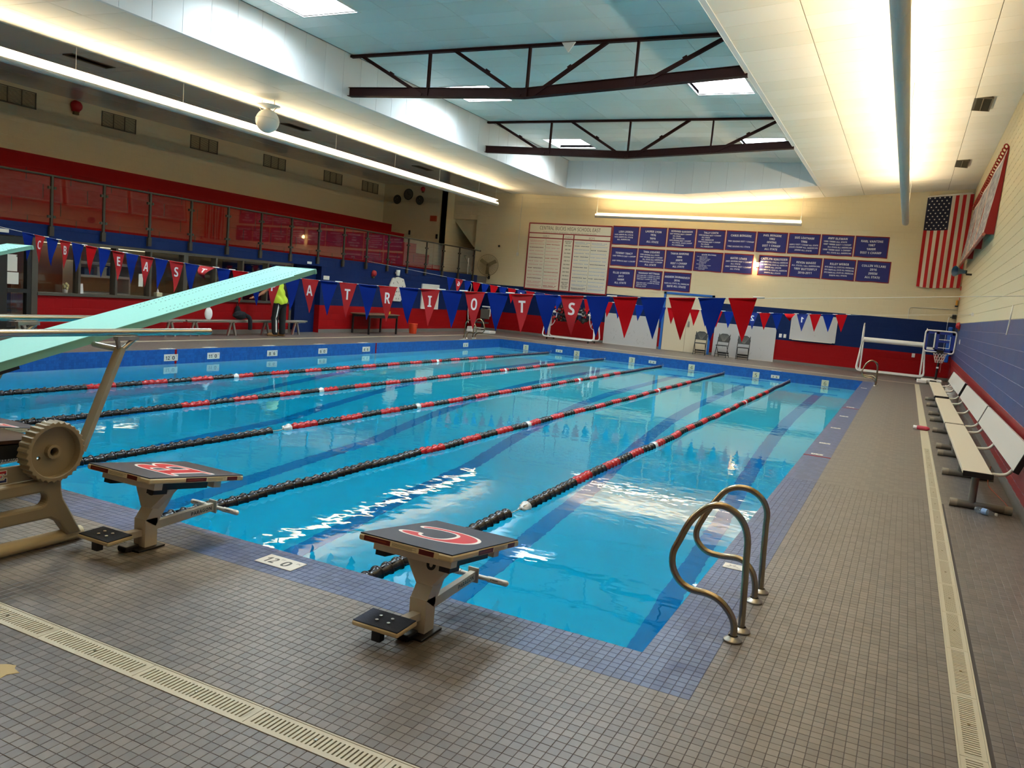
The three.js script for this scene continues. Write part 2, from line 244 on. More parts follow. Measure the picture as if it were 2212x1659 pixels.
const wr = thing('wall_right', null, null, [0, 0, 0], 0, null, 'structure');
{ // backing that shows as the mortar joints, then the blocks course by course
  const face = (y0, y1, m) => part('mortar', grid(40, 6, (u, v) => { const z = ZN - u * (ZN - ZB + 0.3), y = y0 + v * (y1 - y0); return [wallX(y, z) + 0.004, y, z]; }), m, wr);
  face(-0.1, BLK0 + 10 * BLK, M.mortar); face(BLK0 + 10 * BLK, 7.2, M.mortarBeige); part('wall_core', span(2.72, 2.9, -0.3, 7.4, ZB - 0.3, ZN), M.mortarBeige, wr);
  const geo = rbox(0.05, BLK - 0.006, 0.390, 0.004), list = [], L = 0.396;
  for (let r = 0; r < 34; r++) for (let i = 0; i < 66; i++) { const z = -2 - i * L - (r % 2) * L / 2 - 0.16; if (z < ZB + L / 2) continue; const y = BLK0 + (r + 0.5) * BLK; if (y > 6.52) continue; list.push({ p: [wallX(y, z), y, z], r }); }
  const [big, rest] = largest(list, 300);
  const place = (b) => { const slope = b.p[1] > 2 ? (wallX(b.p[1] + 0.1, b.p[2]) - wallX(b.p[1] - 0.1, b.p[2])) / 0.2 : 0; return { p: [b.p[0] + 0.025, b.p[1], b.p[2]], r: [0, 0.01, -slope] }; };
  const pick = (b) => (b.r < 4 ? M.redBlock[b.r % 2] : b.r < 10 ? M.blueBlock[Math.floor(rnd() * 4)] : M.beigeBlock);
  for (const b of big) { const q = place(b); part('block', geo, pick(b), wr, q.p, q.r); }
  const sets = new Map(); for (const b of rest) { const m = pick(b), q = place(b); if (!sets.has(m)) sets.set(m, []); sets.get(m).push(new THREE.Matrix4().compose(V(...q.p), new THREE.Quaternion().setFromEuler(new THREE.Euler(...q.r)), V(1, 1, 1))); }
  for (const [m, ms] of sets) { const im = new THREE.InstancedMesh(geo, m, ms.length); ms.forEach((x, i) => im.setMatrixAt(i, x)); im.name = 'wall_blocks'; im.userData.kind = 'stuff'; wr.add(im); }
  part('baseboard_right', grid(1, 1, (u, v) => { const z = ZN - u * (ZN - ZB); return [wallXBase(z) - 0.012, v * 0.13, z]; }), M.baseStrip, wr);
  part('baseboard_top', grid(1, 1, (u, v) => { const z = ZN - u * (ZN - ZB); return [wallXBase(z) - 0.012 + v * 0.016, 0.13, z]; }), M.baseStrip, wr);
}
const wn = thing('wall_near', null, null, [0, 0, 0], 0, null, 'structure');
part('wall_section', span(XV - 0.3, 2.9, -0.2, RB, ZN, ZN + 0.25), M.redWall, wn); part('wall_section', span(XV - 0.3, 2.9, RB, BB, ZN, ZN + 0.25), M.blueWall, wn); part('wall_section', span(XV - 0.3, 2.9, BB, 7.4, ZN, ZN + 0.25), M.beige, wn);

const wl = thing('wall_left', null, null, [0, 0, 0], 0, null, 'structure');
const X2 = XL - 0.2, SILL = 0.9, HEAD = 2.05;
part('wall_section', [span(X2, XL, -0.2, RB, -13.62, -6.88), span(X2, XL, -0.2, RB, -25.42, -15.96), span(X2, XL, -0.2, RB, -14.6, -13.62), span(XL - 1.26 - 0.2, XL - 1.26, -0.2, RB, ZB, -25.42), span(XL - 1.26, XL, -0.2, RB, -25.42, -25.3), span(X2, XL, -0.2, RB, -5.0, ZN)], M.redWall, wl);
part('wall_section', [span(X2, XL, RB, 2.06, -25.42, -15.96), span(XL - 1.46, XL - 1.26, RB, 2.35, ZB, -25.42), span(XL - 1.26, XL, RB, 2.06, -25.42, -25.3), span(X2, XL, RB, 2.06, -5.0, ZN)], M.blueWall, wl);
part('baseboard_left', [span(XL, XL + 0.012, 0, 0.11, -25.42, -15.96), span(XL, XL + 0.012, 0, 0.11, -14.6, -6.88)], M.baseStrip, wl);
const bal = thing('balcony_floor', null, null, [0, 0, 0], 0, null, 'structure');
part('balcony_edge', span(XL - 0.12, XL + 0.002, 2.055, 2.345, -25.95, ZN), M.blueWall, bal); part('balcony_slab', span(XV, XL - 0.12, 2.07, 2.34, -27.0, ZN), mat('#5a564f', 0.8), bal);
part('stair_landing', span(-18.0, XL - 1.26, 2.07, 2.34, ZB, -27.0), M.baseStrip, bal);
// upper left wall with the vent row, end wall, stair opening
const wu = thing('wall_upper_left', null, null, [0, 0, 0], 0, null, 'structure');
part('wall_section', span(XV - 0.2, XV, 2, 7.0, -27.2, ZN), M.beige, wu);
part('wall_section', span(XV - 0.2, -17.92, 2, 7.0, -27.2, -27.0), M.beige, wu); part('wall_section', span(-18.1, -17.92, 2, 7.0, ZB, -27.0), M.beige, wu);
part('stair_soffit', [extr([[-17.94, 4.82], [-16.71, 4.82], [-16.71, 3.62], [-16.9, 3.62], [-17.94, 4.72]], 2.2).translate(0, 0, ZB - 1.35)], M.beige, wu);
part('stair_wall', [span(-18.1, -16.5, 2, 5, ZB - 2.6, ZB - 2.45), span(-16.71, -16.6, 2, 5, ZB - 2.5, ZB - 0.25), span(-18.1, -17.94, 2, 5, ZB - 2.5, ZB - 0.25), span(-18.1, -16.6, 2.07, 2.34, ZB - 2.5, ZB)], M.beige, wu);

// ---- ceilings: boards with open joints under a dark backing
const SKY = []; for (const z of [-21.85, -15.3, -8.47, -1.7]) for (const x of [-10.02, -3.59]) SKY.push([x - 0.67, x + 0.67, z - 0.74, z + 0.74]);  // the last pair is out of view, added to light the near end
function boards(parent, rects, y, mats, cap) {               // rects in plan; y = height as a function of x
  const list = rects.map((r) => ({ p: [(r[0] + r[1]) / 2, y((r[0] + r[1]) / 2), (r[2] + r[3]) / 2], r })), [big, rest] = largest(list, cap);
  const geos = new Map();
  const make = (o) => { const w = o.r[1] - o.r[0] - 0.007, d = o.r[3] - o.r[2] - 0.007, key = w.toFixed(3) + '_' + d.toFixed(3); if (!geos.has(key)) geos.set(key, rbox(w, 0.02, d, 0.003)); return [geos.get(key), [0, 0, Math.atan2(y(o.r[1] - 0.01) - y(o.r[0] + 0.01), o.r[1] - o.r[0] - 0.02)]]; };
  for (const o of big) { const [g, r] = make(o); part('ceiling_board', g, mats[Math.floor(rnd() * mats.length)], parent, [o.p[0], o.p[1] + 0.011 + (rnd() - 0.5) * 0.0012, o.p[2]], r); }
  if (rest.length) { const gs = rest.map((o) => { const [g, r] = make(o); return clean(g).rotateZ(r[2]).translate(o.p[0], o.p[1] + 0.011, o.p[2]); }); part('ceiling_boards', gs, mats[0], parent).userData.kind = 'stuff'; }
}
function cells(x0, x1, dx, z0, z1, dz, cut = []) { let out = []; for (let x = x0; x < x1 - 0.02; x += dx) for (let z = z0; z > z1 + 0.02; z -= dz) out.push([x, Math.min(x1, x + dx), Math.max(z1, z - dz), z]); for (const c of cut) out = minus(out, c); return out.filter((r) => r[1] - r[0] > 0.03 && r[3] - r[2] > 0.03); }
const slope = (x0, x1, z0, z1, up) => grid(1, 1, (u, v) => { const x = x0 + u * (x1 - x0); return [x, ceilY(x) + up, z0 + v * (z1 - z0)]; });
const VENTS_R = [[1.645, 1.975, -16.35, -15.28], [1.645, 1.97, -23.25, -22.15]], VENTS_L = [[-16.0, -15.7, -8.77, -7.75], [-15.91, -15.6, -15.3, -14.37], [-15.86, -15.56, -22.12, -21.15]];
const cr = thing('ceiling', null, null, [0, 0, 0], 0, null, 'structure');
part('ceiling_core', slope(FXR, 2.75, ZN, ZB - 0.1, 0.022), M.panelBack, cr); boards(cr, cells(FXR, 2.62, 1.312, 0.46, ZB, 0.645, VENTS_R), ceilY, M.panel, 300);
const cl = thing('ceiling', null, null, [0, 0, 0], 0, null, 'structure');
part('ceiling_core', slope(XV - 0.2, FXL, ZN, ZB - 0.1, 0.022), M.panelBack, cl);
boards(cl, cells(-15.06, FXL, 1.22, -2.5, ZB, 0.655, []), ceilY, M.panel, 200); boards(cl, cells(XV, -15.06, 1.535, -2.5, ZB, 1.31, VENTS_L), ceilY, M.panelGloss, 100);
const cb = thing('ceiling', null, null, [0, 0, 0], 0, null, 'structure');
part('ceiling_core', [slope(FXL, KX, FZ, ZB - 0.1, 0.022), slope(KX, FXR, FZ, ZB - 0.1, 0.022)], M.panelBack, cb);
boards(cb, [...cells(FXL, KX, 1.14, FZ, ZB, 0.676), ...cells(KX, FXR, 1.14, FZ, ZB, 0.676)], ceilY, M.panel, 60);
const cu = thing('ceiling', null, null, [0, 0, 0], 0, null, 'structure');
{ let r = [[FXL - 0.1, FXR + 0.1, FZ - 0.1, ZN]]; for (const s of SKY) r = minus(r, s); part('ceiling_core', r.map((q) => span(q[0], q[1], YU + 0.022, YU + 0.1, q[2], q[3])), M.panelBack, cu);
  boards(cu, cells(-11.33, FXR, 1.3, 0, FZ, 0.655, SKY), () => YU, M.panel, 300); }
part('near_ceiling', [slope(FXR, 2.7, ZN, 0.46, -0.001), slope(XV, FXL, ZN, -2.5, -0.001), span(FXL, FXR, YU, YU + 0.02, 0, ZN)], M.panel[0], cu);
// fascia of the raised bay: upright white panels
const fa = thing('trim_2', null, null, [0, 0, 0], 0, null, 'structure');
{ const P = 0.655, geo = (w, h) => rbox(w, h, 0.02, 0.003), low = ceilY(FXL) - 0.005, hL = YU - low + 0.02, gL = geo(P - 0.006, hL), hR = YU - ceilY(FXR) + 0.02, gR = geo(P - 0.006, hR);
  for (let i = 0; i < 38; i++) { const z = -0.3 - i * P; if (z - P < FZ) break; part('fascia_panel', gL, M.fascia[Math.floor(rnd() * 3)], fa, [FXL - 0.01, low + hL / 2, z - P / 2], [0, Math.PI / 2, 0]); }
  part('fascia_core', [span(FXL - 0.1, FXL - 0.021, ceilY(FXL), 7.1, FZ - 0.1, ZN), span(FXR + 0.005, FXR + 0.1, ceilY(FXR), 7.1, FZ - 0.1, ZN), span(FXL, FXR, ceilY(FXR), 7.1, FZ - 0.1, FZ - 0.021), span(FXL, FXR, 5.9, 7.1, ZN - 0.05, ZN)], M.fascia[0], fa);
  part('fascia_panel', span(FXR - 0.005, FXR + 0.005, ceilY(FXR) - 0.005, YU + 0.02, FZ, ZN), M.fascia[0], fa);
  part('fascia_panel', span(FXL - 0.02, FXL, low, YU + 0.02, -0.3, ZN), M.fascia[0], fa);
  for (let x = FXL; x < FXR - 0.05; x += 0.608) { const x1 = Math.min(FXR, x + 0.602), lo = (q) => ceilY(q) - 0.005; const pts = [[x, lo(x)], [x1, lo(x1)], [x1, YU + 0.02], [x, YU + 0.02]]; if (x < KX && x1 > KX) pts.splice(1, 0, [KX, lo(KX)]); part('fascia_panel', extr(pts, 0.02).translate(0, 0, FZ - 0.01), M.fascia[Math.floor(rnd() * 3)], fa); } }

// ---- skylights: a curbed well through the roof, closed by a glowing daylight diffuser; the nearest pair is unseen, added for its light
const skyGlow = glow(DAY, L_SKY * 0.55);
SKY.forEach((s, i) => {
  const cx = (s[0] + s[1]) / 2, cz = (s[2] + s[3]) / 2, w = s[1] - s[0], d = s[3] - s[2], H = 0.42, far = ['back', 'middle', 'front', 'nearest'][i >> 1];
  const t = thing('skylight', i >> 1 === 3 ? `unseen skylight added for light above the starting blocks, on the ${i % 2 ? 'right light run side' : 'white left fascia side'}` : `skylight ${['behind the farther truss', 'between the two trusses', 'before the nearer truss'][i >> 1]}, on the ${i % 2 ? 'right light run side' : 'white left fascia side'}`, 'skylight', [cx, YU, cz], 0, 'square skylights of the raised ceiling');
  part('well', [span(-w / 2 - 0.03, -w / 2, 0, H, -d / 2, d / 2), span(w / 2, w / 2 + 0.03, 0, H, -d / 2, d / 2), span(-w / 2 - 0.03, w / 2 + 0.03, 0, H, -d / 2 - 0.03, -d / 2), span(-w / 2 - 0.03, w / 2 + 0.03, 0, H, d / 2, d / 2 + 0.03)], M.white, t);
  part('curb_frame', [span(-w / 2 - 0.05, -w / 2, -0.012, 0.02, -d / 2 - 0.05, d / 2 + 0.05), span(w / 2, w / 2 + 0.05, -0.012, 0.02, -d / 2 - 0.05, d / 2 + 0.05), span(-w / 2, w / 2, -0.012, 0.02, -d / 2 - 0.05, -d / 2), span(-w / 2, w / 2, -0.012, 0.02, d / 2, d / 2 + 0.05)], M.lightGrey, t);
  part('diffuser', span(-w / 2, w / 2, H, H + 0.02, -d / 2, d / 2), skyGlow, t);
  const l = new THREE.RectAreaLight(DAY, L_SKY, w * 0.96, d * 0.96); l.position.set(cx, YU + H - 0.012, cz); l.rotation.x = -Math.PI / 2; scene.add(l);
});

// ---- linear uplights: grey trough, opal lens that faces the ceiling and the pool, a reflector shield on the wall side, hanger rods
function lightRun(label, at, turn, len, tilt, radiance, rods, shield) { // local x points to the pool, z along the run
  const t = thing('linear_uplight', label, 'light', at, turn), R = 0.1, arc = (a0, a1, r, n, cy = 0) => Array.from({ length: n + 1 }, (_, i) => { const a = a0 + ((a1 - a0) * i) / n; return [Math.cos(a) * r, cy + Math.sin(a) * r]; });
  const secs = Math.round(len / 2.44), sl = len / secs, tr = extr([...arc(Math.PI, Math.PI * 2, R, 14).map(([a, b]) => [a, b * 0.85]), [R * 0.94, 0.004], [-R * 0.94, 0.004]], sl - 0.006);
  for (let i = 0; i < secs; i++) part('trough', tr, M.trough, t, [0, 0, -len / 2 + (i + 0.5) * sl]);
  const cap = extr([...arc(Math.PI, Math.PI * 2, R * 1.01, 14).map(([a, b]) => [a, b * 0.85]), [R, 0.02], [-R, 0.02]], 0.012); part('end_cap', cap, M.trough, t, [0, 0, -len / 2]); part('end_cap', cap, M.trough, t, [0, 0, len / 2]);
  const lens = extr([[R * 0.93, 0.004], ...arc(0.0, Math.PI * 0.9, R * 0.86, 12, 0.008).map(([a, b]) => [a, Math.min(b, 0.075)]), [-R * 0.9, 0.004]], len - 0.02); part('lens', lens, glow(WARM, radiance * 0.07, '#fff6e0'), t);
  if (shield) { const out = shield.map(([a, b]) => [a, b]), inn = shield.slice().reverse().map(([a, b]) => [a + 0.004, b - 0.004]); part('reflector', extr([...out, ...inn], len - 0.02), M.white, t); }
  for (const [z, h] of rods) part('hanger', rod([-0.02, 0.0, z], [-0.02, h, z], 0.006, 6), M.lightGrey, t);
  const l = new THREE.RectAreaLight(WARM, radiance, 0.13, len - 0.1), n = V(Math.sin(tilt), Math.cos(tilt), 0).applyAxisAngle(V(0, 1, 0), turn), c = V(0.012, 0.092, 0).applyAxisAngle(V(0, 1, 0), turn).add(V(...at));
  l.position.copy(c); const zAxis = n.clone().negate(), yAxis = V(0, 0, 1).applyAxisAngle(V(0, 1, 0), turn); l.quaternion.setFromRotationMatrix(new THREE.Matrix4().makeBasis(yAxis.clone().cross(zAxis), yAxis, zAxis)); scene.add(l);
}
M.trough = mat('#c4c2ba', 0.45);
{ const rise = (x, y) => ceilY(x) - y - 0.0;
  lightRun('long warm white uplight run hanging over the balcony edge on the left', [-14.98, 5.36, -11.0], 0, 30.6, 0.12, L_LEFT, [-15.2, -13.7, -10.7, -7.85, -4.75, 0.92, 3.66, 6.3].map((z) => [z, rise(-15, 5.36)]), [[-0.1, 0.0], [-0.1, 0.06], [-0.075, 0.125], [-0.02, 0.16], [0.06, 0.178]]);
  lightRun('grey trough uplight run above the right deck, seen from below', [0.52, 5.09, -10.6], Math.PI, 29.4, 0.32, L_RIGHT, [-14.6, -9, -3, 3, 9, 14.6].map((z) => [z, rise(0.52, 5.09)]), [[-0.1, 0.0], [-0.1, 0.05], [-0.08, 0.15]]);
  lightRun('short warm white uplight run hanging before the banners on the back wall', [-6.92, 5.15, -27.27], -Math.PI / 2, 8.0, 0.3, L_BACK, [[-3.96, rise(-2.96, 5.15)], [3.96, rise(-10.9, 5.15)]], [[-0.1, 0.0], [-0.1, 0.05], [-0.085, 0.13]]); }

// ================================================================ ROOF AND GALLERY
function truss(z, label) {                                   // bellied steel truss spanning the raised bay
  const t = thing('roof_truss', label, 'truss', [0, 0, z], 0, 'brown roof trusses'), B = (x) => (x < KX ? 6.0 - 0.155 * (x - FXL) / (KX - FXL) : 5.845 + 0.275 * (x - KX) / (FXR - KX)), web = 0.2, yT = 6.905;
  const mid = [KX, B(KX)];
  for (const [a, b] of [[FXL - 0.04, KX], [KX, FXR + 0.04]]) part('bottom_chord', [bar([a, B(a) + web / 2, 0], [b, B(b) + web / 2, 0], 0.012, web), bar([a, B(a) + 0.006, 0], [b, B(b) + 0.006, 0], 0.17, 0.012), bar([a, B(a) + web, 0], [b, B(b) + web, 0], 0.1, 0.01)], M.truss, t);
  part('top_chord', [bar([FXL, yT, -0.03], [FXR, yT, -0.03], 0.045, 0.055), bar([FXL, yT, 0.03], [FXR, yT, 0.03], 0.045, 0.055)], M.truss, t);
  for (const x of [-9.23, -6.77, -4.41]) part('upright', [bar([x, B(x) + 0.03, -0.025], [x, yT, -0.025], 0.012, 0.1), bar([x, B(x) + 0.03, 0.03], [x, yT, 0.03], 0.04, 0.02)], M.truss, t);
  for (const [x0, x1] of [[-11.1, -9.38], [-8.6, -6.9], [-5.05, -6.6], [-2.6, -4.28]]) { const m = (x0 + x1) / 2, ym = (yT + B(x1) + 0.1) / 2, a = Math.atan2(B(x1) - yT, x1 - x0); part('diagonal', [bar([x0, yT, -0.022], [x1, B(x1) + 0.05, -0.022], 0.02, 0.07), bar([x0, yT, 0.022], [x1, B(x1) + 0.05, 0.022], 0.02, 0.07), box(0.09, 0.085, 0.07).rotateZ(a).translate(m, ym, 0)], M.truss, t); }
  return t;
}
truss(-11.7, 'dark brown steel roof truss, nearer of the two, with a small white plate on it');
truss(-18.5, 'dark brown steel roof truss, farther of the two');
solo('corner_plate', extr([[-0.15, 0.03], [0.15, 0.03], [0, -0.17]], 0.03), M.white, 'small white triangular plate at the middle of the nearer truss top chord', 'plate', [-5.86, 6.87, -11.6]);
function grille(name, w, h, label, category, p, rot, group, cols = 3) { // louvred vent, face along +z
  const t = thing(name, label, category, p, 0, group); t.rotation.set(...rot);
  part('back', box(w, h, 0.01, 0, 0, -0.03), M.dark, t); part('frame', [box(w + 0.03, 0.025, 0.03, 0, h / 2, 0), box(w + 0.03, 0.025, 0.03, 0, -h / 2, 0), box(0.025, h, 0.03, w / 2, 0, 0), box(0.025, h, 0.03, -w / 2, 0, 0)], M.ventFrame, t);
  for (let i = 1; i < cols; i++) part('mullion', box(0.022, h, 0.028, -w / 2 + (w * i) / cols, 0, 0), M.ventFrame, t);
  const s = []; for (let y = -h / 2 + 0.03; y < h / 2 - 0.015; y += 0.032) s.push(box(w - 0.02, 0.022, 0.004).rotateX(0.7).translate(0, y, -0.008)); part('louver', s, M.ventSlat, t).userData.kind = 'stuff';
  return t;
}
M.ventFrame = mat('#57503f', 0.5);
const ORD = ['first', 'second', 'third', 'fourth', 'fifth', 'sixth', 'seventh', 'eighth'];
[-9.96, -13.15, -16.45, -19.85, -23.3, -25.88].forEach((z, i) => grille('wall_vent', 1.16, 0.42, `dark louvered wall vent high on the beige gallery wall, ${ORD[i]} from the left`, 'vent', [XV + 0.012, 5.845, z], [0, Math.PI / 2, 0], 'louvered vents on the gallery wall'));
VENTS_R.forEach((v, i) => grille('ceiling_vent', v[1] - v[0], v[3] - v[2], i ? 'small dark vent in the right ceiling nearest the flag' : 'larger dark vent in the right ceiling, nearer the camera', 'vent', [(v[0] + v[1]) / 2, ceilY((v[0] + v[1]) / 2) - 0.004, (v[2] + v[3]) / 2], [Math.PI / 2, -0.084, 0], 'dark vents in the right ceiling', 2));
VENTS_L.forEach((v, i) => grille('ceiling_vent', v[1] - v[0], v[3] - v[2], `narrow dark vent in the gallery ceiling, ${['left end of the row', 'middle one, by the white globe', 'far one, towards the clock'][i]}`, 'vent', [(v[0] + v[1]) / 2, ceilY((v[0] + v[1]) / 2) - 0.004, (v[2] + v[3]) / 2], [Math.PI / 2, 0.026, 0], 'dark vents in the gallery ceiling', 1));
{ const t = thing('hanging_globe', 'white hanging globe speaker with a disc canopy in front of the left light run', 'speaker', [-13.87, 5.47, -11.68]);
  part('globe', [new THREE.SphereGeometry(0.285, 32, 20), new THREE.TorusGeometry(0.286, 0.006, 6, 40).rotateX(Math.PI / 2 - 0.12).translate(0, 0.03, 0)], M.white, t); part('canopy', lathe([[0, 0.0], [0.12, 0.0], [0.3, 0.06], [0.3, 0.075], [0, 0.09]]).translate(0, 0.3, 0), M.white, t);
  part('neck', [lathe([[0.14, 0], [0.06, 0.06], [0.06, 0.1], [0, 0.1]], 16).translate(0, 0.22, 0)], M.white, t); for (const s of [-1, 1]) part('hook', [rod([s * 0.2, 0.37, 0], [s * 0.2, 0.51, 0], 0.008, 6), rod([s * 0.28, 0.33, 0], [s * 0.14, 0.2, 0], 0.008, 6)], M.whiteMetal, t); }
// gallery railing: posts bracketed to the balcony edge, glass panes, bronze handrail
{ const t = thing('glass_railing', 'bronze framed glass balcony railing with clear panes in front of the red bleachers', 'railing', [XL + 0.05, 2.12, 0]), P = 1.222, z0 = -7.14 + 2 * P;
  part('handrail', [rod([0, 1.245, z0 + 4 * P], [0, 1.245, -25.95], 0.024, 8), new THREE.SphereGeometry(0.035, 10, 8).translate(0, 1.245, -25.95)], M.bronze, t);
  const post = join([box(0.045, 1.2, 0.05, 0, 0.64, 0), box(0.06, 0.2, 0.1, -0.0, 0.1, 0)]), clip = (z) => [0.4, 1.0].map((y) => box(0.05, 0.055, 0.05, 0, y, z)), pane = box(0.01, 0.93, P - 0.1, 0, 0.74, 0);
  for (let i = -3; i < 18; i++) { const z = z0 - i * P; part('post', post, M.bronze, t, [0, 0, z]); if (i < 17) { part('glass_pane', pane, M.glass, t, [0, 0, z - P / 2]); part('clip', [...clip(z - 0.06), ...clip(z - P + 0.06)], M.bronze, t); } }
  part('glass_pane', box(0.01, 0.93, 0.32, 0, 0.74, 0), M.glass, t, [0, 0, -25.82]); }
{ const t = thing('bleachers', 'red stepped bleachers rising behind the glass balcony railing', 'bleachers', [0, 2.34, 0]), X = [-17.64, -18.24, -18.94, -19.63, -20.33, XV], Y = [2.65, 3.07, 3.52, 3.93, 4.325];
  M.bleach = mat('#8a0609', 0.65, { physical: true, specularIntensity: 0.25 }); for (let i = 0; i < 5; i++) { part('step', [span(XV + 0.002, X[i], -0.0 + (i ? Y[i - 1] - 2.34 : 0), Y[i] - 2.34, -26.5, ZN - 0.02)], M.bleach, t); part('tread_edge', span(X[i], X[i] + 0.012, Y[i] - 2.39, Y[i] - 2.34, -26.5, ZN - 0.02), M.redWall, t); }
  for (let i = 0; i < 4; i++) for (let z = -25.3; z < -6; z += 1.23) part('riser_joint', span(X[i], X[i] + 0.006, (i ? Y[i - 1] - 2.34 : 0), Y[i] - 2.4, z, z + 0.014), M.dark, t); }
function disc(name, r, label, category, p, face, group, extra) { const t = thing(name, label, category, p, 0, group); part('rim', new THREE.TorusGeometry(r, r * 0.09, 8, 32), M.dark, t); part('face', cyl(r, r, 0.05, 32).rotateX(Math.PI / 2).translate(0, 0, -0.01), face, t); if (extra) extra(t); return t; }
disc('wall_clock', 0.23, 'round dark wall clock on the gallery end wall between two lamps', 'clock', [-19.85, 5.73, -26.95], mat('#4d4a41', 0.3), null, (t) => { part('hand', box(0.014, 0.15, 0.01, 0, 0.06, 0.022), M.dark, t, [0, 0, 0], [0, 0, 0.5]); part('hand', box(0.012, 0.18, 0.01, 0, 0.08, 0.022), M.dark, t, [0, 0, 0], [0, 0, -1.8]); });
for (const [x, s] of [[-20.44, 'left'], [-19.23, 'right']]) disc('round_speaker', 0.19, `round dark speaker on the gallery end wall ${s} of the wall clock`, 'speaker', [x, 5.49, -26.95], mat('#3a3a36', 0.35), 'round speakers beside the clock', (t) => { for (const [a, b] of [[0.02, 0.07], [0.02, -0.06], [-0.07, 0]]) part('bright_cone', new THREE.SphereGeometry(0.022, 10, 8), M.steel, t, [a, b, 0.03]); });
{ const t = thing('exit_sign', 'orange exit sign on the gallery end wall', 'sign', [-18.45, 4.71, -26.97]); part('box', rbox(0.34, 0.24, 0.05, 0.01), mat('#b8431e', 0.5), t); part('lettering', box(0.28, 0.16, 0.004, 0, 0, 0.027), mat('#ffffff', 0.5, { map: canvas(128, 72, (g, w, h) => { g.fillStyle = '#b8431e'; g.fillRect(0, 0, w, h); g.fillStyle = '#d8602c'; g.font = 'bold 56px sans-serif'; g.textAlign = 'center'; g.fillText('EXIT', w / 2, 56, w - 8); }) }), t); }
function bell(label, p, face) { const t = thing('alarm_bell', label, 'alarm', p); t.rotation.set(0, face, 0); part('bell', lathe([[0, 0.09], [0.05, 0.085], [0.09, 0.06], [0.11, 0.0], [0.11, -0.01], [0, -0.01]], 20).rotateX(Math.PI / 2).translate(0, 0, 0.04), M.red, t); part('back_box', rbox(0.15, 0.15, 0.05, 0.01, 0, -0.03, 0.02), M.red, t); part('bracket', box(0.1, 0.06, 0.05, 0, -0.13, 0.03), mat('#5a4a22', 0.6), t); return t; }
bell('red alarm horn on the beige gallery wall, above the balcony at the left', [XV + 0.01, 5.99, -11.7], Math.PI / 2).scale.setScalar(1.5);
bell('small red alarm bell on the gallery end wall beside the round speakers', [-19.1, 5.98, -27.0], 0);
bell('red alarm horn on the blue left wall above the desk', [XL, 2.0, -18.62], Math.PI / 2);
for (const [x, y, k] of [[-19.67, 4.04, 'higher'], [-18.22, 3.93, 'lower']]) solo('switch_box', [rbox(0.09, 0.2, 0.05, 0.01), box(0.03, 0.06, 0.02, 0, 0, 0.03)], M.dark, `small dark switch box on the gallery end wall, the ${k} of two`, 'switch', [x, y, -26.975], 0, 'switch boxes on the gallery end wall');
solo('stair_handrail', [rod([-17.1, 3.2, -27.6], [-16.55, 2.55, -27.35], 0.028, 8), rod([-16.55, 2.55, -27.35], [-16.55, 2.34, -27.35], 0.028, 8), rod([-17.1, 3.2, -27.6], [-17.1, 3.2, -27.78], 0.02, 8)], mat('#4d5a42', 0.5), 'dark green sloping handrail at the gallery stair behind the glass', 'handrail');
solo('white_pole', [rod([-16.4, 2.34, -26.8], [-16.4, 3.05, -26.8], 0.022, 8), new THREE.SphereGeometry(0.026, 8, 6).translate(-16.4, 3.05, -26.8)], M.cord, 'short white pole standing at the far end of the balcony', 'pole');

// ================================================================ LEFT SIDE: office front, doorway, far left wall
const wood = canvas(256, 256, (g, w, h) => { g.fillStyle = '#6a431c'; g.fillRect(0, 0, w, h); for (let i = 0; i < 220; i++) { g.strokeStyle = `rgba(${50 + rnd() * 70},${25 + rnd() * 40},${8 + rnd() * 10},0.25)`; g.lineWidth = 1 + rnd() * 3; const x = rnd() * w; g.beginPath(); g.moveTo(x, 0); g.bezierCurveTo(x + 8 * rnd(), h / 3, x - 8 * rnd(), h / 1.5, x + 4 * rnd(), h); g.stroke(); } });
M.wood = mat('#ffffff', 0.45, { map: wood }); M.frameBronze = mat('#4b443a', 0.5, { metalness: 0.2 }); M.office = M.beige; M.officeDark = mat('#8d8878', 0.8);
{ const o = thing('office_room', null, null, [0, 0, 0], 0, null, 'structure');
  part('office_wall', [span(-20.2, -20.0, 0, 2.06, -14.6, -5), span(-20, X2, 0, 2.06, -14.75, -14.62), span(-20, X2, 0, 2.06, -5.1, -5.0)], M.office, o); part('office_ceiling', span(-20, X2, 2.051, 2.068, -14.62, -5.05), M.officeDark, o); part('office_floor', span(-20, X2, -0.1, 0.002, -14.62, -5.05), M.officeDark, o);
  part('wood_wall', box(0.06, 2.05, 1.75, 0, 0, 0), M.wood, o, [-17.5, 1.025, -8.0]); part('wood_wall', span(-17.53, X2 - 0.6, 0, 2.05, -6.9, -6.84), M.wood, o); }
// window wall: sill, head, mullions, panes
const MULL = [-6.82, -7.83, -8.75, -9.68, -10.72, -11.72, -12.66, -13.62, -14.62];
const win = thing('window_1', null, null, [0, 0, 0], 0, null, 'structure');
part('window_sill', span(X2 - 0.02, XL + 0.05, 0.865, 0.925, -14.62, -6.88), M.frameBronze, win); part('window_head', span(X2, XL + 0.02, 1.99, 2.055, -14.62, -6.76), M.frameBronze, win);
MULL.forEach((z, i) => { const w = i === 0 || i === 4 ? 0.13 : 0.055; part('mullion', span(X2 + 0.04, XL + 0.03, i === 0 ? 0 : 0.925, 2.0, z - w / 2, z + w / 2), M.frameBronze, win); if (i < 8) part('window_pane', span(XL - 0.07, XL - 0.06, 0.925, 1.99, MULL[i + 1] + 0.04, z - 0.04), M.glass, win); });
const door1 = thing('door_1', null, null, [0, 0, 0], 0, null, 'structure');
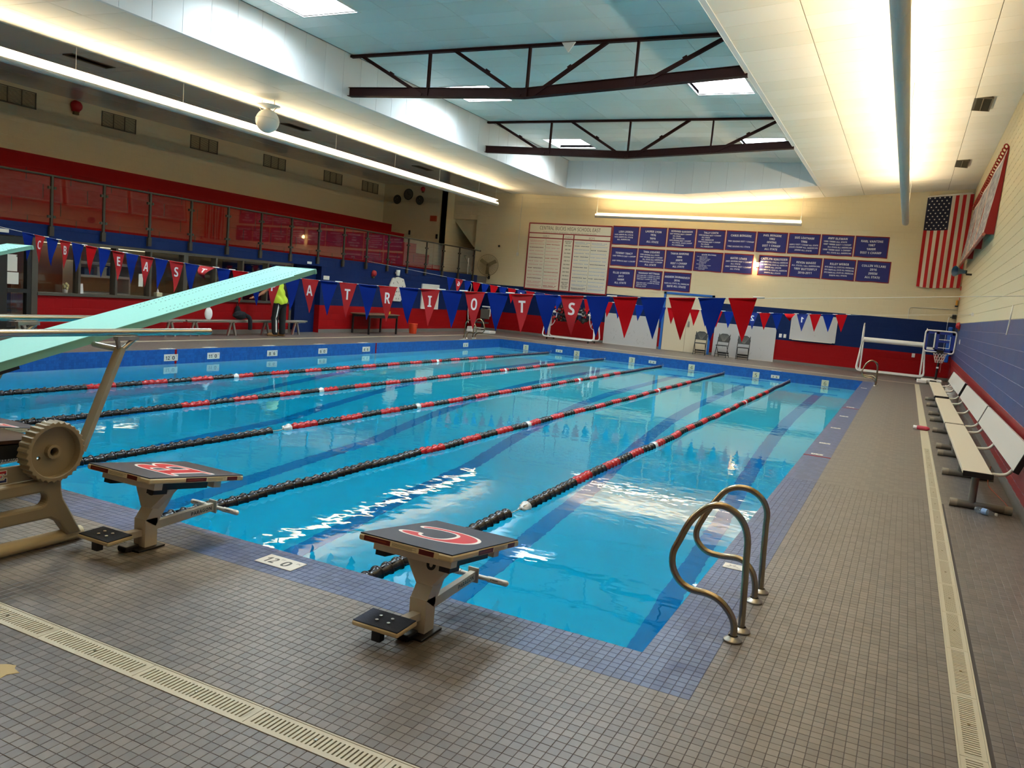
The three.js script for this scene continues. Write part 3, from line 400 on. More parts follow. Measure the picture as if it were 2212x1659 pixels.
part('door_frame', [span(XL - 0.1, XL + 0.02, 0, 2.03, -6.76, -6.66), span(XL - 0.1, XL + 0.02, 0, 2.03, -6.25, -6.14), span(XL - 0.08, XL, 0.0, 0.2, -6.66, -6.25), span(XL - 0.08, XL, 1.9, 2.03, -6.66, -6.25), span(XL - 0.07, XL + 0.03, 0.9, 0.98, -6.66, -6.25)], M.dark, door1);
part('door_pane', span(XL - 0.05, XL - 0.04, 0.2, 1.9, -6.66, -6.25), M.glass, door1);
part('door_frame', [span(XL - 0.1, XL + 0.02, 0, 2.03, -6.14, -6.05), span(XL - 0.1, XL + 0.02, 1.95, 2.03, -6.05, -5.0)], M.dark, door1); part('door_pane', span(XL - 0.05, XL - 0.04, 0, 1.95, -6.05, -5.0), M.glass, door1);
const notice = (n) => mat('#ffffff', 0.6, { map: canvas(96, 128, (g, w, h) => { g.fillStyle = '#cfcabc'; g.fillRect(0, 0, w, h); g.fillStyle = '#55524a'; for (let i = 0; i < 5; i++) g.fillRect(20 + (i * n) % 11, 30 + i * 14, 50 - ((i * 7 * n) % 19), 4); }) });
solo('notice_sheet', box(0.005, 0.34, 0.24), notice(3), 'upper white paper notice taped to the glass office door', 'notice', [XL + 0.005, 1.5, -6.34]); solo('notice_sheet', box(0.005, 0.24, 0.26), notice(5), 'lower white paper notice taped to the glass office door', 'notice', [XL + 0.005, 1.19, -6.36]);
solo('notice_sheet', box(0.005, 0.3, 0.12), notice(2), 'pale paper notice on the office window near the third mullion', 'notice', [XL - 0.05, 1.3, -9.47]);
solo('desk_screen', [rbox(0.05, 0.42, 0.34, 0.01, 0, 0.3, 0), box(0.12, 0.03, 0.2, 0, 0.02, 0), box(0.03, 0.12, 0.06, 0, 0.08, 0)], M.dark, 'dark box-shaped cabinet standing behind the glass office door', 'cabinet', [-15.95, 0.0, -6.5]);
// fluorescent strips in the office
[[-8.6, 'over the brown wooden panel'], [-10.3, 'over the white shelf unit']].forEach(([z, s]) => { const t = thing('office_lamp', `white fluorescent strip lamp glowing inside the office, ${s}`, 'lamp', [-17.2, 2.02, z], 0, 'office strip lamps'); part('housing', box(0.2, 0.03, 1.25, 0, 0.012, 0), M.white, t); part('tube_cover', rbox(0.17, 0.03, 1.2, 0.01, 0, -0.012, 0), glow(OFFICE, 1.5), t); const l = new THREE.RectAreaLight(OFFICE, L_OFFICE, 0.17, 1.2); l.position.set(-17.2, 1.99, z); l.rotation.x = -Math.PI / 2; scene.add(l); });
{ const t = thing('shelf_unit', 'pale open shelf unit with boxes seen through the office windows', 'shelf', [-17.0, 0, -9.45]); for (const s of [-0.72, 0.72]) part('upright', box(0.5, 1.62, 0.05, 0, 0.81, s), M.lightGrey, t); for (const y of [0.3, 0.87, 1.29, 1.6]) part('shelf', box(0.5, 0.06, 1.44, 0, y, 0), M.lightGrey, t); }
[[1.43, -9.75, 0.22, 0.3, '#2f5c9c', 'blue storage box on the white office shelf'], [1.43, -9.4, 0.2, 0.26, '#c9c4b4', 'pale storage box on the white office shelf'], [1.41, -9.05, 0.17, 0.24, '#39506e', 'dark blue storage box on the white office shelf']].forEach(([y, z, h, d, c, l]) => { const t = thing('storage_box', l, 'box', [-16.95, y - 0.11, z]); part('bin', rbox(0.35, h, d, 0.012, 0, h / 2, 0), mat(c, 0.6), t); part('lid', rbox(0.37, 0.03, d + 0.02, 0.008, 0, h, 0), mat(c, 0.5), t); });
{ const t = thing('tissue_box', 'white tissue box standing on the office window sill', 'tissue box', [XL - 0.1, 0.925, -10.02]); part('carton', rbox(0.12, 0.1, 0.16, 0.01, 0, 0.05, 0), mat('#b9b28f', 0.7), t); part('tissue', new THREE.ConeGeometry(0.04, 0.12, 7).translate(0, 0.14, 0.01), M.white, t); }
solo('paper_card', box(0.01, 0.22, 0.17).rotateZ(0.12), M.white, 'white card leaning in the office window by the second mullion', 'card', [XL - 0.09, 1.035, -7.92]);
{ const t = thing('flower_pot', 'small pale dried plant on the office window sill', 'plant', [XL - 0.1, 0.925, -7.6]); part('pot', lathe([[0, 0], [0.04, 0], [0.05, 0.08], [0.045, 0.08], [0.04, 0.02], [0, 0.02]], 14), M.lightGrey, t); const l = []; for (let i = 0; i < 9; i++) { const a = i * 2.4; l.push(new THREE.SphereGeometry(0.025, 7, 5).scale(1, 1.5, 1).translate(Math.cos(a) * 0.045, 0.1 + 0.012 * i, Math.sin(a) * 0.05)); } part('leaf_cluster', l, mat('#a8a070', 0.8), t); }
// dark doorway to the corridor
{ const o = thing('door_2', null, null, [0, 0, 0], 0, null, 'structure'); const D = M.blueWall;
  part('door_frame', [span(X2, XL + 0.02, 0, 2.06, -14.66, -14.58)], M.frameBronze, o); part('corridor_wall', [span(-18.2, -18, 0, 2.06, -16.1, -14.6), span(-18, X2, 0, 2.06, -16.06, -15.96), span(-18, X2 - 0.02, 0, 2.06, -14.62, -14.6)], D, o); part('corridor_ceiling', span(-18, X2, 2.03, 2.06, -15.96, -14.6), D, o);
  part('door_leaf', span(X2 - 0.05, X2 + 0.01, 0.0, 2.03, -15.94, -15.05).rotateY(0), M.blueWall, o); }
const plate = (label, p, w, h, lines) => { const t = thing('wall_plate', label, 'sign', p); part('plate', rbox(0.012, h, w, 0.004), M.white, t); part('print', box(0.002, h * 0.8, w * 0.9, 0.0075, 0, 0), mat('#ffffff', 0.5, { map: canvas(128, 64, (g, W2, H2) => { g.fillStyle = '#d8d3c4'; g.fillRect(0, 0, W2, H2); g.fillStyle = '#6a665c'; lines.forEach((l, i) => g.fillRect(12, ((i + 0.3) * H2) / lines.length, W2 - 24 - 14 * (i % 2), (0.36 * H2) / lines.length)); }) }), t); };
plate('small white sign on the balcony edge above the dark doorway', [XL + 0.01, 2.13, -15.37], 0.2, 0.07, [1]);
plate('white sign on the blue wall just right of the dark doorway', [XL + 0.01, 1.72, -16.2], 0.28, 0.12, [1, 2]);
plate('small white sign on the balcony edge at the left frame border', [XL + 0.01, 2.13, -6.15], 0.25, 0.07, [1]);
// long bench in front of the office
{ const B = (z0, z1, label) => { const t = thing('wall_bench', label, 'bench', [-14.95, 0, (z0 + z1) / 2]), L = z1 - z0; part('seat', [rbox(0.26, 0.04, L, 0.008, 0, 0.4, 0), box(0.02, 0.03, L - 0.1, 0.09, 0.37, 0), box(0.02, 0.03, L - 0.1, -0.09, 0.37, 0)], M.alu, t); for (let i = 0; i < 4; i++) { const z = -L / 2 + 0.35 + (i * (L - 0.7)) / 3; part('leg', [bar([0, 0.37, z - 0.03], [0, 0, z - 0.14], 0.05, 0.05), bar([0, 0.37, z + 0.03], [0, 0, z + 0.14], 0.05, 0.05), box(0.24, 0.03, 0.08, 0, 0.365, z)], M.alu, t); } };
  B(-14.72, -10.3, 'long low aluminium bench along the office front, the far half'); B(-10.25, -5.9, 'long low aluminium bench along the office front, the near half, behind the diving board'); }
{ const t = thing('towel_bundle', 'white crumpled cloth bag standing on the long aluminium bench', 'bag', [-14.95, 0.42, -11.08]); part('cloth', new THREE.SphereGeometry(0.11, 14, 12).scale(0.7, 1.5, 1).translate(0, 0.15, 0), M.white, t); part('gathered_top', new THREE.ConeGeometry(0.05, 0.1, 9).rotateX(Math.PI).translate(0.01, 0.31, 0), M.white, t); }
{ const g = new THREE.IcosahedronGeometry(0.17, 3), p = g.attributes.position; for (let i = 0; i < p.count; i++) { const s = 1 + 0.3 * (noise2(p.getX(i) * 14 + 30, p.getY(i) * 14 + p.getZ(i) * 9 + 40, 64) - 0.5); p.setXYZ(i, p.getX(i) * s * 0.8, p.getY(i) * s * 0.7, p.getZ(i) * s * 1.25); } g.computeVertexNormals(); const t = thing('dark_jacket', 'dark navy jacket dropped over the edge of the long aluminium bench', 'jacket', [-14.88, 0.545, -12.1]); part('body', g, mat('#0c1018', 0.9), t); part('sleeve', tube([[0.05, 0.02, -0.1], [0.16, -0.05, -0.17], [0.17, -0.22, -0.2], [0.15, -0.36, -0.22]], 0.055, 16, 8), mat('#0c1018', 0.9), t); }
{ const t = thing('dark_bag', 'dark drawstring bag hanging on the red office wall left of the person', 'bag', [XL + 0.06, 0.62, -12.5]); part('sack', new THREE.SphereGeometry(0.1, 14, 10).scale(0.6, 1.5, 1), mat('#0a0a0c', 0.9), t); part('strap', tube([[0, 0.14, -0.04], [-0.03, 0.25, 0], [0, 0.14, 0.04]], 0.008, 12, 6), mat('#0a0a0c', 0.9), t); }
// desk, box, bucket
{ const t = thing('desk', 'brown topped desk with black legs against the red left wall', 'desk', [-14.98, 0, -18.3]); part('desk_top', rbox(0.76, 0.035, 1.75, 0.008, 0, 0.65, 0), mat('#6b4a35', 0.5), t); part('apron', [box(0.02, 0.1, 1.6, 0.33, 0.59, 0), box(0.02, 0.1, 1.6, -0.33, 0.59, 0)], M.black, t); for (const x of [-0.33, 0.33]) for (const z of [-0.78, 0.78]) part('leg', box(0.05, 0.63, 0.05, x, 0.315, z), M.black, t); }
{ const t = thing('yellow_box', 'small yellow box lying on the brown desk', 'box', [-14.85, 0.668, -18.78]); part('carton', rbox(0.12, 0.09, 0.2, 0.012, 0, 0.045, 0), M.yellow, t); part('lid', rbox(0.125, 0.02, 0.205, 0.006, 0, 0.085, 0), mat('#c99a10', 0.5), t); }
function bucket(label, p, m, r = 0.15, h = 0.36) { const t = thing('bucket', label, 'bucket', p); part('pail', lathe([[0, 0], [r * 0.86, 0], [r, h], [r + 0.012, h], [r + 0.012, h - 0.03], [r * 0.97, h - 0.03], [r * 0.97, h - 0.004], [r * 0.84, 0.012], [0, 0.012]], 24), m, t); part('handle', new THREE.TorusGeometry(r + 0.006, 0.005, 6, 20, Math.PI).rotateX(Math.PI).scale(1, 0.75, 1).translate(0, h - 0.02, r * 0.2), M.steel, t); for (const y of [0.75, 0.85]) part('rib', new THREE.TorusGeometry(r * (0.86 + 0.14 * y) + 0.003, 0.006, 6, 28).rotateX(Math.PI / 2).translate(0, h * y, 0), m, t); return t; }
bucket('bright orange plastic bucket on the left deck beside the brown desk', [-14.8, 0, -20.35], M.orange);
// pace clocks
function paceClock(label, z, y0, h, w, style) { const t = thing('pace_clock', label, 'clock', [XL + 0.024, y0, z]), c = style ? [[-w / 2, 0], [w / 2, 0], [w / 2, h], [-w / 2, h]] : [[-w * 0.22, 0], [w * 0.22, 0], [w * 0.32, h * 0.12], [w * 0.24, h * 0.5], [w / 2, h * 0.62], [w * 0.34, h * 0.93], [w * 0.08, h * 0.98], [0, h], [-w * 0.08, h * 0.98], [-w * 0.34, h * 0.93], [-w / 2, h * 0.62], [-w * 0.24, h * 0.5], [-w * 0.32, h * 0.12]];
  part('board', extr(c, 0.04, 0.004).rotateY(Math.PI / 2), M.stoneWhite, t);
  if (!style) { const a = []; for (const [cy, r, n] of [[h * 0.73, w * 0.3, 9], [h * 0.25, w * 0.15, 6]]) for (let i = 0; i < n; i++) { const q = (i / n) * 6.283; a.push(box(0.004, 0.05, 0.022, 0.027, cy + Math.sin(q) * r, Math.cos(q) * r)); } part('numeral', a, M.dark, t).userData.kind = 'stuff'; part('clock_hand', bar([0.03, h * 0.73, 0], [0.03, h * 0.82, 0.1], 0.006, 0.012), M.dark, t); }
  else part('frame', [box(0.02, 0.02, w + 0.03, 0.025, h, 0), box(0.02, 0.02, w + 0.03, 0.025, 0, 0), box(0.02, h, 0.02, 0.025, h / 2, w / 2), box(0.02, h, 0.02, 0.025, h / 2, -w / 2)], M.white, t); }
paceClock('white hexagonal hourglass shaped board with black marks on the blue left wall', -20.1, 1.1, 0.86, 0.98, 0); paceClock('white rectangular board on the blue left wall beyond the hexagonal one', -22.3, 0.87, 0.92, 1.18, 1);
solo('white_lamp', [lathe([[0, 0], [0.06, 0], [0.075, 0.2], [0.0, 0.2]], 16), box(0.05, 0.06, 0.05, -0.07, 0.1, 0)], M.white, 'white cup shaped fitting on the left wall above the hexagonal board', 'lamp', [XL + 0.11, 2.0, -19.95]);
// pool lift in the far left corner
{ const t = thing('pool_lift', 'grey pool lift seat with white base in the far left corner behind the ladder', 'pool lift', [-14.75, 0, -25.4]); part('base', [rbox(1.1, 0.11, 0.55, 0.03, 0, 0.055, 0), rbox(0.26, 0.2, 0.3, 0.04, -0.42, 0.12, 0.1)], M.white, t); part('mast', box(0.09, 1.0, 0.09, 0.0, 0.55, -0.1), mat('#20262e', 0.5), t);
  part('seat', rbox(0.42, 0.06, 0.4, 0.02, 0.08, 0.42, 0.12), mat('#2b332e', 0.6), t); part('backrest', rbox(0.42, 0.42, 0.06, 0.03, 0.08, 0.78, -0.08), mat('#59564b', 0.6), t); part('arm', bentTube([[0.1, 0.95, -0.1], [0.3, 1.02, -0.1], [0.4, 0.7, 0.1]], 0.08, 0.02), M.whiteMetal, t); part('top_bar', rbox(0.36, 0.05, 0.08, 0.015, 0.1, 1.08, -0.1), M.white, t); part('footrest', rbox(0.36, 0.03, 0.2, 0.01, 0.1, 0.2, 0.35), M.lightGrey, t); }
solo('dark_hose', tube([[XL + 0.05, 1.98, -25.35], [XL + 0.1, 1.9, -25.36], [XL + 0.06, 1.5, -25.33], [XL + 0.05, 0.9, -25.3], [XL + 0.12, 0.35, -25.28]], 0.014, 24, 6), M.cord, 'thin white cord hanging down beside the corner recess', 'cord');

// ================================================================ POOL EQUIPMENT
const text = (w, h, bg, draw) => mat('#ffffff', 0.45, { map: canvas(w, h, (g) => { g.fillStyle = bg; g.fillRect(0, 0, w, h); g.textAlign = 'center'; g.textBaseline = 'middle'; draw(g, w, h); }) });
M.cream = mat('#cdbb93', 0.45); M.blockWhite = mat('#d3c8b4', 0.4); M.pad = mat('#10182c', 0.8, { bumpMap: paintBump, bumpScale: 0.001 });
// starting blocks
function flatTop(w, d, y, z, m, th = 0.004) { return box(w, th, d, 0, y, z); }
const letterTop = (ch) => text(256, 352, '#10182c', (g, w, h) => { g.font = 'bold 330px serif'; g.lineJoin = 'round'; g.strokeStyle = '#e8e2d8'; g.lineWidth = 22; g.save(); g.translate(w / 2, h / 2 + 6); g.scale(0.92, 0.62); g.strokeText(ch, 0, 0); g.fillStyle = '#c00d16'; g.strokeStyle = '#c00d16'; g.lineWidth = 6; g.fillText(ch, 0, 0); g.restore(); });
const stickerMat = text(256, 32, '#cdbb93', (g, w, h) => { g.fillStyle = '#5f1410'; g.fillRect(0, 2, 92, 28); g.fillRect(190, 2, 50, 28); g.fillStyle = '#e0d6b4'; g.fillRect(92, 4, 98, 24); g.fillStyle = '#6a5b3a'; for (let i = 0; i < 4; i++) g.fillRect(98, 8 + i * 5, 84 - 14 * (i % 2), 2); g.fillStyle = '#8c3a20'; g.fillRect(8, 12, 70, 7); });
const paragon = text(256, 48, '#d3c8b4', (g, w, h) => { g.fillStyle = '#15130f'; g.font = 'bold 44px sans-serif'; g.fillText('PARAGON', w / 2, h / 2 + 2, w - 8); });
const gripMat = text(128, 24, '#d6d2c6', (g) => { g.fillStyle = '#2a2822'; g.fillRect(8, 8, 10, 9); g.fillRect(24, 9, 60, 6); });
function startBlock(x, num, ch, label, step = true) {
  const t = thing('starting_block', label, 'starting block', [x, 0, 0], 0, 'starting blocks'), y1 = 0.527, z1 = 0.699, y2 = 0.419, z2 = -0.058, A = Math.atan2(y1 - y2, z1 - z2), L = Math.hypot(y1 - y2, z1 - z2), W = 0.55;
  const pl = new THREE.Group(); pl.name = 'platform'; pl.position.set(0, (y1 + y2) / 2, (z1 + z2) / 2); pl.rotation.x = -A; t.add(pl);
  part('board', rbox(W, 0.034, L, 0.012, 0, -0.021, 0), M.cream, pl);
  const top = box(W - 0.012, 0.005, L - 0.012, 0, -0.002, 0), u = top.attributes.uv, p = top.attributes.position; for (let i = 0; i < 24; i++) u.setXY(i, 0.5 - p.getX(i) / W, 0.5 + p.getZ(i) / L); part('pad', top, letterTop(ch), pl);
  const st = new THREE.PlaneGeometry(0.44, 0.028); part('sticker', st, stickerMat, pl, [-0.02, -0.02, L / 2 + 0.0008]); part('sticker', new THREE.PlaneGeometry(0.46, 0.028), stickerMat, pl, [W / 2 + 0.0008, -0.02, -0.12], [0, Math.PI / 2, 0]);
  for (const s of [-1, 1]) part('bracket', [box(0.06, 0.075, 0.1, s * 0.19, -0.075, 0.24), box(0.05, 0.05, 0.34, s * 0.19, -0.062, 0.04)], M.black, pl);
  for (const z of [0.27, -0.2]) part('under_rail', box(0.46, 0.05, 0.06, 0, -0.06, z), M.blockWhite, pl);
  // stem: upright box, then leaning to the pool; the triangular number plate flares from it
  part('stem', [bar([0, 0, 0.485], [0, 0.19, 0.485], 0.1, 0.09), bar([0, 0.16, 0.49], [0, 0.43, 0.3], 0.1, 0.09)], M.blockWhite, t);
  part('number_plate', [extr([[-0.2, 0.1], [0.2, 0.1], [0.19, 0.055], [0.045, -0.13], [-0.045, -0.13], [-0.19, 0.055]], 0.05, 0.004).rotateX(-0.3).translate(0, 0.375, 0.425)], M.blockWhite, t);
  const np = part('numeral', new THREE.PlaneGeometry(0.075, 0.125), text(96, 160, '#d3c8b4', (g, w, h) => { g.fillStyle = '#0d0c0a'; g.font = 'bold 150px sans-serif'; g.fillText(num, w / 2, h / 2 + 8, w - 14); }), t, [0.02, 0.378, 0.4565]); np.rotation.x = -0.3;
  part('gusset', extr([[-0.12, 0.13], [0.0, 0.13], [0.0, 0.01]], 0.03).rotateY(-Math.PI / 2).translate(0, 0, 0.53), M.blockWhite, t);
  part('bar_arm', bar([0, 0.125, 0.45], [0, 0.148, -0.055], 0.035, 0.052), M.blockWhite, t); part('brand_print', new THREE.PlaneGeometry(0.22, 0.036), paragon, t, [0.0181, 0.143, 0.055], [0.0, Math.PI / 2, 0.045]);
  part('bar_plate', rbox(0.07, 0.09, 0.012, 0.004, 0, 0.15, -0.06), M.whiteMetal, t); part('start_bar', [rod([-0.2, 0.14, -0.075], [0.21, 0.14, -0.075], 0.014, 12)], M.stoneWhite, t);
  for (const s of [-1, 1]) { part('grip', [rod([s * 0.09, 0.14, -0.075], [s * 0.205, 0.14, -0.075], 0.018, 14), new THREE.SphereGeometry(0.018, 12, 8).translate(s * 0.205, 0.14, -0.075)], M.stoneWhite, t); part('grip_print', new THREE.PlaneGeometry(0.08, 0.016), gripMat, t, [s * 0.15, 0.146, -0.0568], [-0.3, 0, 0]); }
  if (step) { part('step_arm', bar([0, 0.1, 0.5], [-0.02, 0.098, 0.68], 0.05, 0.04), M.blockWhite, t); const sp = new THREE.Group(); sp.name = 'step'; sp.position.set(-0.075, 0.118, 0.712); sp.rotation.x = 0.03; t.add(sp);
  part('step_board', rbox(0.275, 0.026, 0.18, 0.01, 0, -0.016, 0), M.cream, sp); part('step_pad', rbox(0.265, 0.006, 0.17, 0.003, 0, -0.002, 0), M.pad, sp); part('bolt', [[-0.04, -0.025], [0.03, -0.025], [-0.03, 0.025], [0.04, 0.025]].map(([a, b]) => cyl(0.009, 0.009, 0.006, 10, a, 0.003, b)), M.alu, sp);
  part('step_block', box(0.05, 0.06, 0.04, -0.07, 0.065, 0.77), M.black, t); } part('anchor', [rbox(0.16, 0.012, 0.2, 0.004, 0, 0.006, 0.5), rbox(0.08, 0.035, 0.1, 0.01, -0.01, 0.02, 0.6)], M.black, t);
}
startBlock(-1.054, '6', 'C', 'starting block with a red letter C on its navy top and number 6');
startBlock(-3.12, '5', 'B', 'starting block with a red letter B on its navy top and number 5');
startBlock(-5.19, '4', 'A', 'starting block whose navy top shows behind the diving stand at the left', false);
// lane ropes: discs threaded on a cable; groups of four colours beyond the solid dark end zone
M.floatDark = mat('#090a12', 0.3); M.floatRed = mat('#a80a14', 0.3); M.floatWhite = mat('#d8d6d0', 0.3); M.floatNavy = mat('#0d1636', 0.3);
const floatGeo = lathe([[0.012, -0.062], [0.048, -0.058], [0.062, -0.05], [0.064, -0.044], [0.06, -0.038], [0.05, -0.03], [0.047, 0.0], [0.04, 0.035], [0.024, 0.058], [0.012, 0.062]], 16).rotateX(Math.PI / 2);
const finGeo = join([0, 1, 2].map((i) => box(0.006, 0.1, 0.06, 0, 0, 0.02).rotateZ((i * Math.PI) / 3)));
const floatShape = join([floatGeo, finGeo]);
[[-2.13, -2.9, 'first from the right'], [-4.2, null, 'second from the right'], [-6.27, -4.2, 'middle one of the five'], [-8.36, null, 'second from the left'], [-10.45, null, 'leftmost of the five']].forEach(([x, gap, which]) => {
  const t = thing('lane_rope', `black and red lane rope floating in the pool, ${which}`, 'lane rope', [x, YW + 0.012, 0], 0, 'lane ropes'), P = 0.128, n = Math.floor((PL - 0.25) / P);
  part('cable', rod([0, 0, -0.02], [0, 0, -PL + 0.02], 0.005, 6), M.steel, t);
  for (let i = 0; i < n; i++) { const z = -0.13 - i * P; if (gap && Math.abs(z - gap) < 0.11) continue; const white = Math.abs(z + 7.5) < P / 2 || Math.abs(z + 15.0) < P / 2 || (gap && z < gap && z > gap - 0.11 - P); const end = z < -18.6; const m = white ? M.floatWhite : end ? M.floatNavy : z > -4.45 ? M.floatDark : Math.floor((-z - 4.45) / (P * 4)) % 2 ? M.floatDark : M.floatRed; part('float', floatShape, m, t, [(noise2(i * 0.21 + 5, x + 20, 64) - 0.5) * 0.05, 0.004 * Math.sin(i * 2.1), z], [0, 0, rnd() * 3]); }
  part('anchor_ring', new THREE.TorusGeometry(0.03, 0.006, 6, 16), M.steel, t, [0, 0.05, -PL + 0.012]);
});
// pennant lines: letters face the camera
const sag = (x) => 1.72 + 0.0088 * (x + 5.6) ** 2 - 0.00002 * (x + 5.6) ** 4;
M.penRed = mat('#a80811', 0.85, { physical: true, specularIntensity: 0.2 }); M.penBlue = mat('#08257a', 0.85, { physical: true, specularIntensity: 0.2 });
const penLetter = (ch, red, flip) => { const m = mat('#ffffff', 0.75, { map: canvas(128, 192, (g, w, h) => { g.fillStyle = red ? '#a80811' : '#08257a'; g.fillRect(0, 0, w, h); if (ch) { g.fillStyle = '#e4e0da'; g.font = 'bold 82px sans-serif'; g.textAlign = 'center'; g.translate(w / 2, 0); if (flip) g.scale(-1, 1); g.fillText(ch, 0, 92, 46); } }) }); return m; };
function pennant(seedv, folded) {                            // hanging triangle with a hem and soft ripple, thin cloth on both sides
  const W = 0.285, H = 0.45, k = (noise2(seedv * 3.7 + 1, 4, 64) - 0.5) * 0.05;
  const f = (s) => grid(8, 10, (u, v) => { const d = 1 - v, hw = (W / 2) * (1 - d * 0.985), x = (u - 0.5) * 2 * hw; let y = -d * H; let z = 0.014 * Math.sin(5 * d + seedv) * d + k * d * d + 0.008 * Math.sin(9 * x + seedv * 2); if (folded) { y = -d * H * 0.42; z += 0.09 * Math.sin(d * 3); } return [x + 0.012 * Math.sin(seedv) * d, y, z + s]; });
  const g = f(0), uv = g.attributes.uv, p = g.attributes.position; for (let i = 0; i < uv.count; i++) { const v = uv.getY(i), u = (uv.getX(i) - 0.5) * Math.max(0.02, 1 - (1 - v) * 0.985) + 0.5; uv.setXY(i, u, v); }
  return [g, box(W, 0.014, 0.012, 0, -0.004, 0)];
}
function pennantLine(z, label, word, xEnds, folds) {
  const t = thing('pennant_line', label, 'pennants', [0, 0, z], 0, 'backstroke pennant lines'), pts = []; for (let i = 0; i <= 60; i++) { const x = xEnds[0] + ((xEnds[1] - xEnds[0]) * i) / 60; pts.push(V(x, sag(x), 0)); }
  part('cord', sweep(pts, 0.004, 6), M.cord, t); const P = 0.3145;
  for (let i = 0; i < 38; i++) {
    const x = -0.54 - i * P, red = i % 2 === 0, w = word[i]; const [g, hem] = pennant(i * 1.7 + z, folds.includes(i));
    const m = w ? penLetter(w, red, z < -10) : red ? M.penRed : M.penBlue; const q = part('pennant', g, m, t, [x, sag(x), 0], [0, 0, Math.atan2(sag(x + 0.1) - sag(x - 0.1), 0.2)]); part('hem', hem, red ? M.penRed : M.penBlue, q);
    if (noise2(i * 5.3 + z, 2, 64) > 0.5) part('cord_sleeve', rod([x + P / 2 - 0.13 * 0.4, sag(x + P / 2) + 0.006, 0], [x + P / 2 + 0.06, sag(x + P / 2 + 0.06) + 0.006, 0], 0.009, 6), M.cord, t);
  }
}
{ const W = {}; 'S T O I R T A P'.split(' ').forEach((c, i) => { W[(i + 3) * 2] = c; }); 'T S A E'.split(' ').forEach((c, i) => { W[24 + i * 2] = c; }); W[34] = 'B'; W[36] = 'C'; pennantLine(-4.57, 'near line of red and blue pennants lettered in white, strung across the deep end', W, [XL + 0.02, 2.24], [24]); }
{ const W = { 3: '1', 7: '2', 16: '3', 23: '4', 29: '5', 36: '6' }; pennantLine(-18.3, 'far line of red and blue pennants with small white numbers, strung across the shallow end', W, [XL + 0.02, 2.36], [4]); }
for (const [z, w] of [[-4.57, 'near'], [-18.3, 'far']]) { const x = wallX(2.1, z); solo('line_hook', [box(0.05, 0.08, 0.08, x - 0.025, sag(x) , z), rod([x - 0.05, sag(x), z], [x - 0.1, sag(x), z], 0.008, 6)], M.white, `small white wall hook on the right wall holding the ${w} pennant line`, 'hook', [0, 0, 0], 0, 'pennant line hooks'); }
solo('cloth_tie', tube([[2.27, 2.28, -8.9], [2.26, 2.16, -8.87], [2.26, 2.05, -8.92], [2.25, 1.87, -8.95]], 0.009, 16, 6), M.cord, 'white tie strip hanging on the right wall across the beige and blue paint', 'tie', [-0.01, -0.08, 0]);
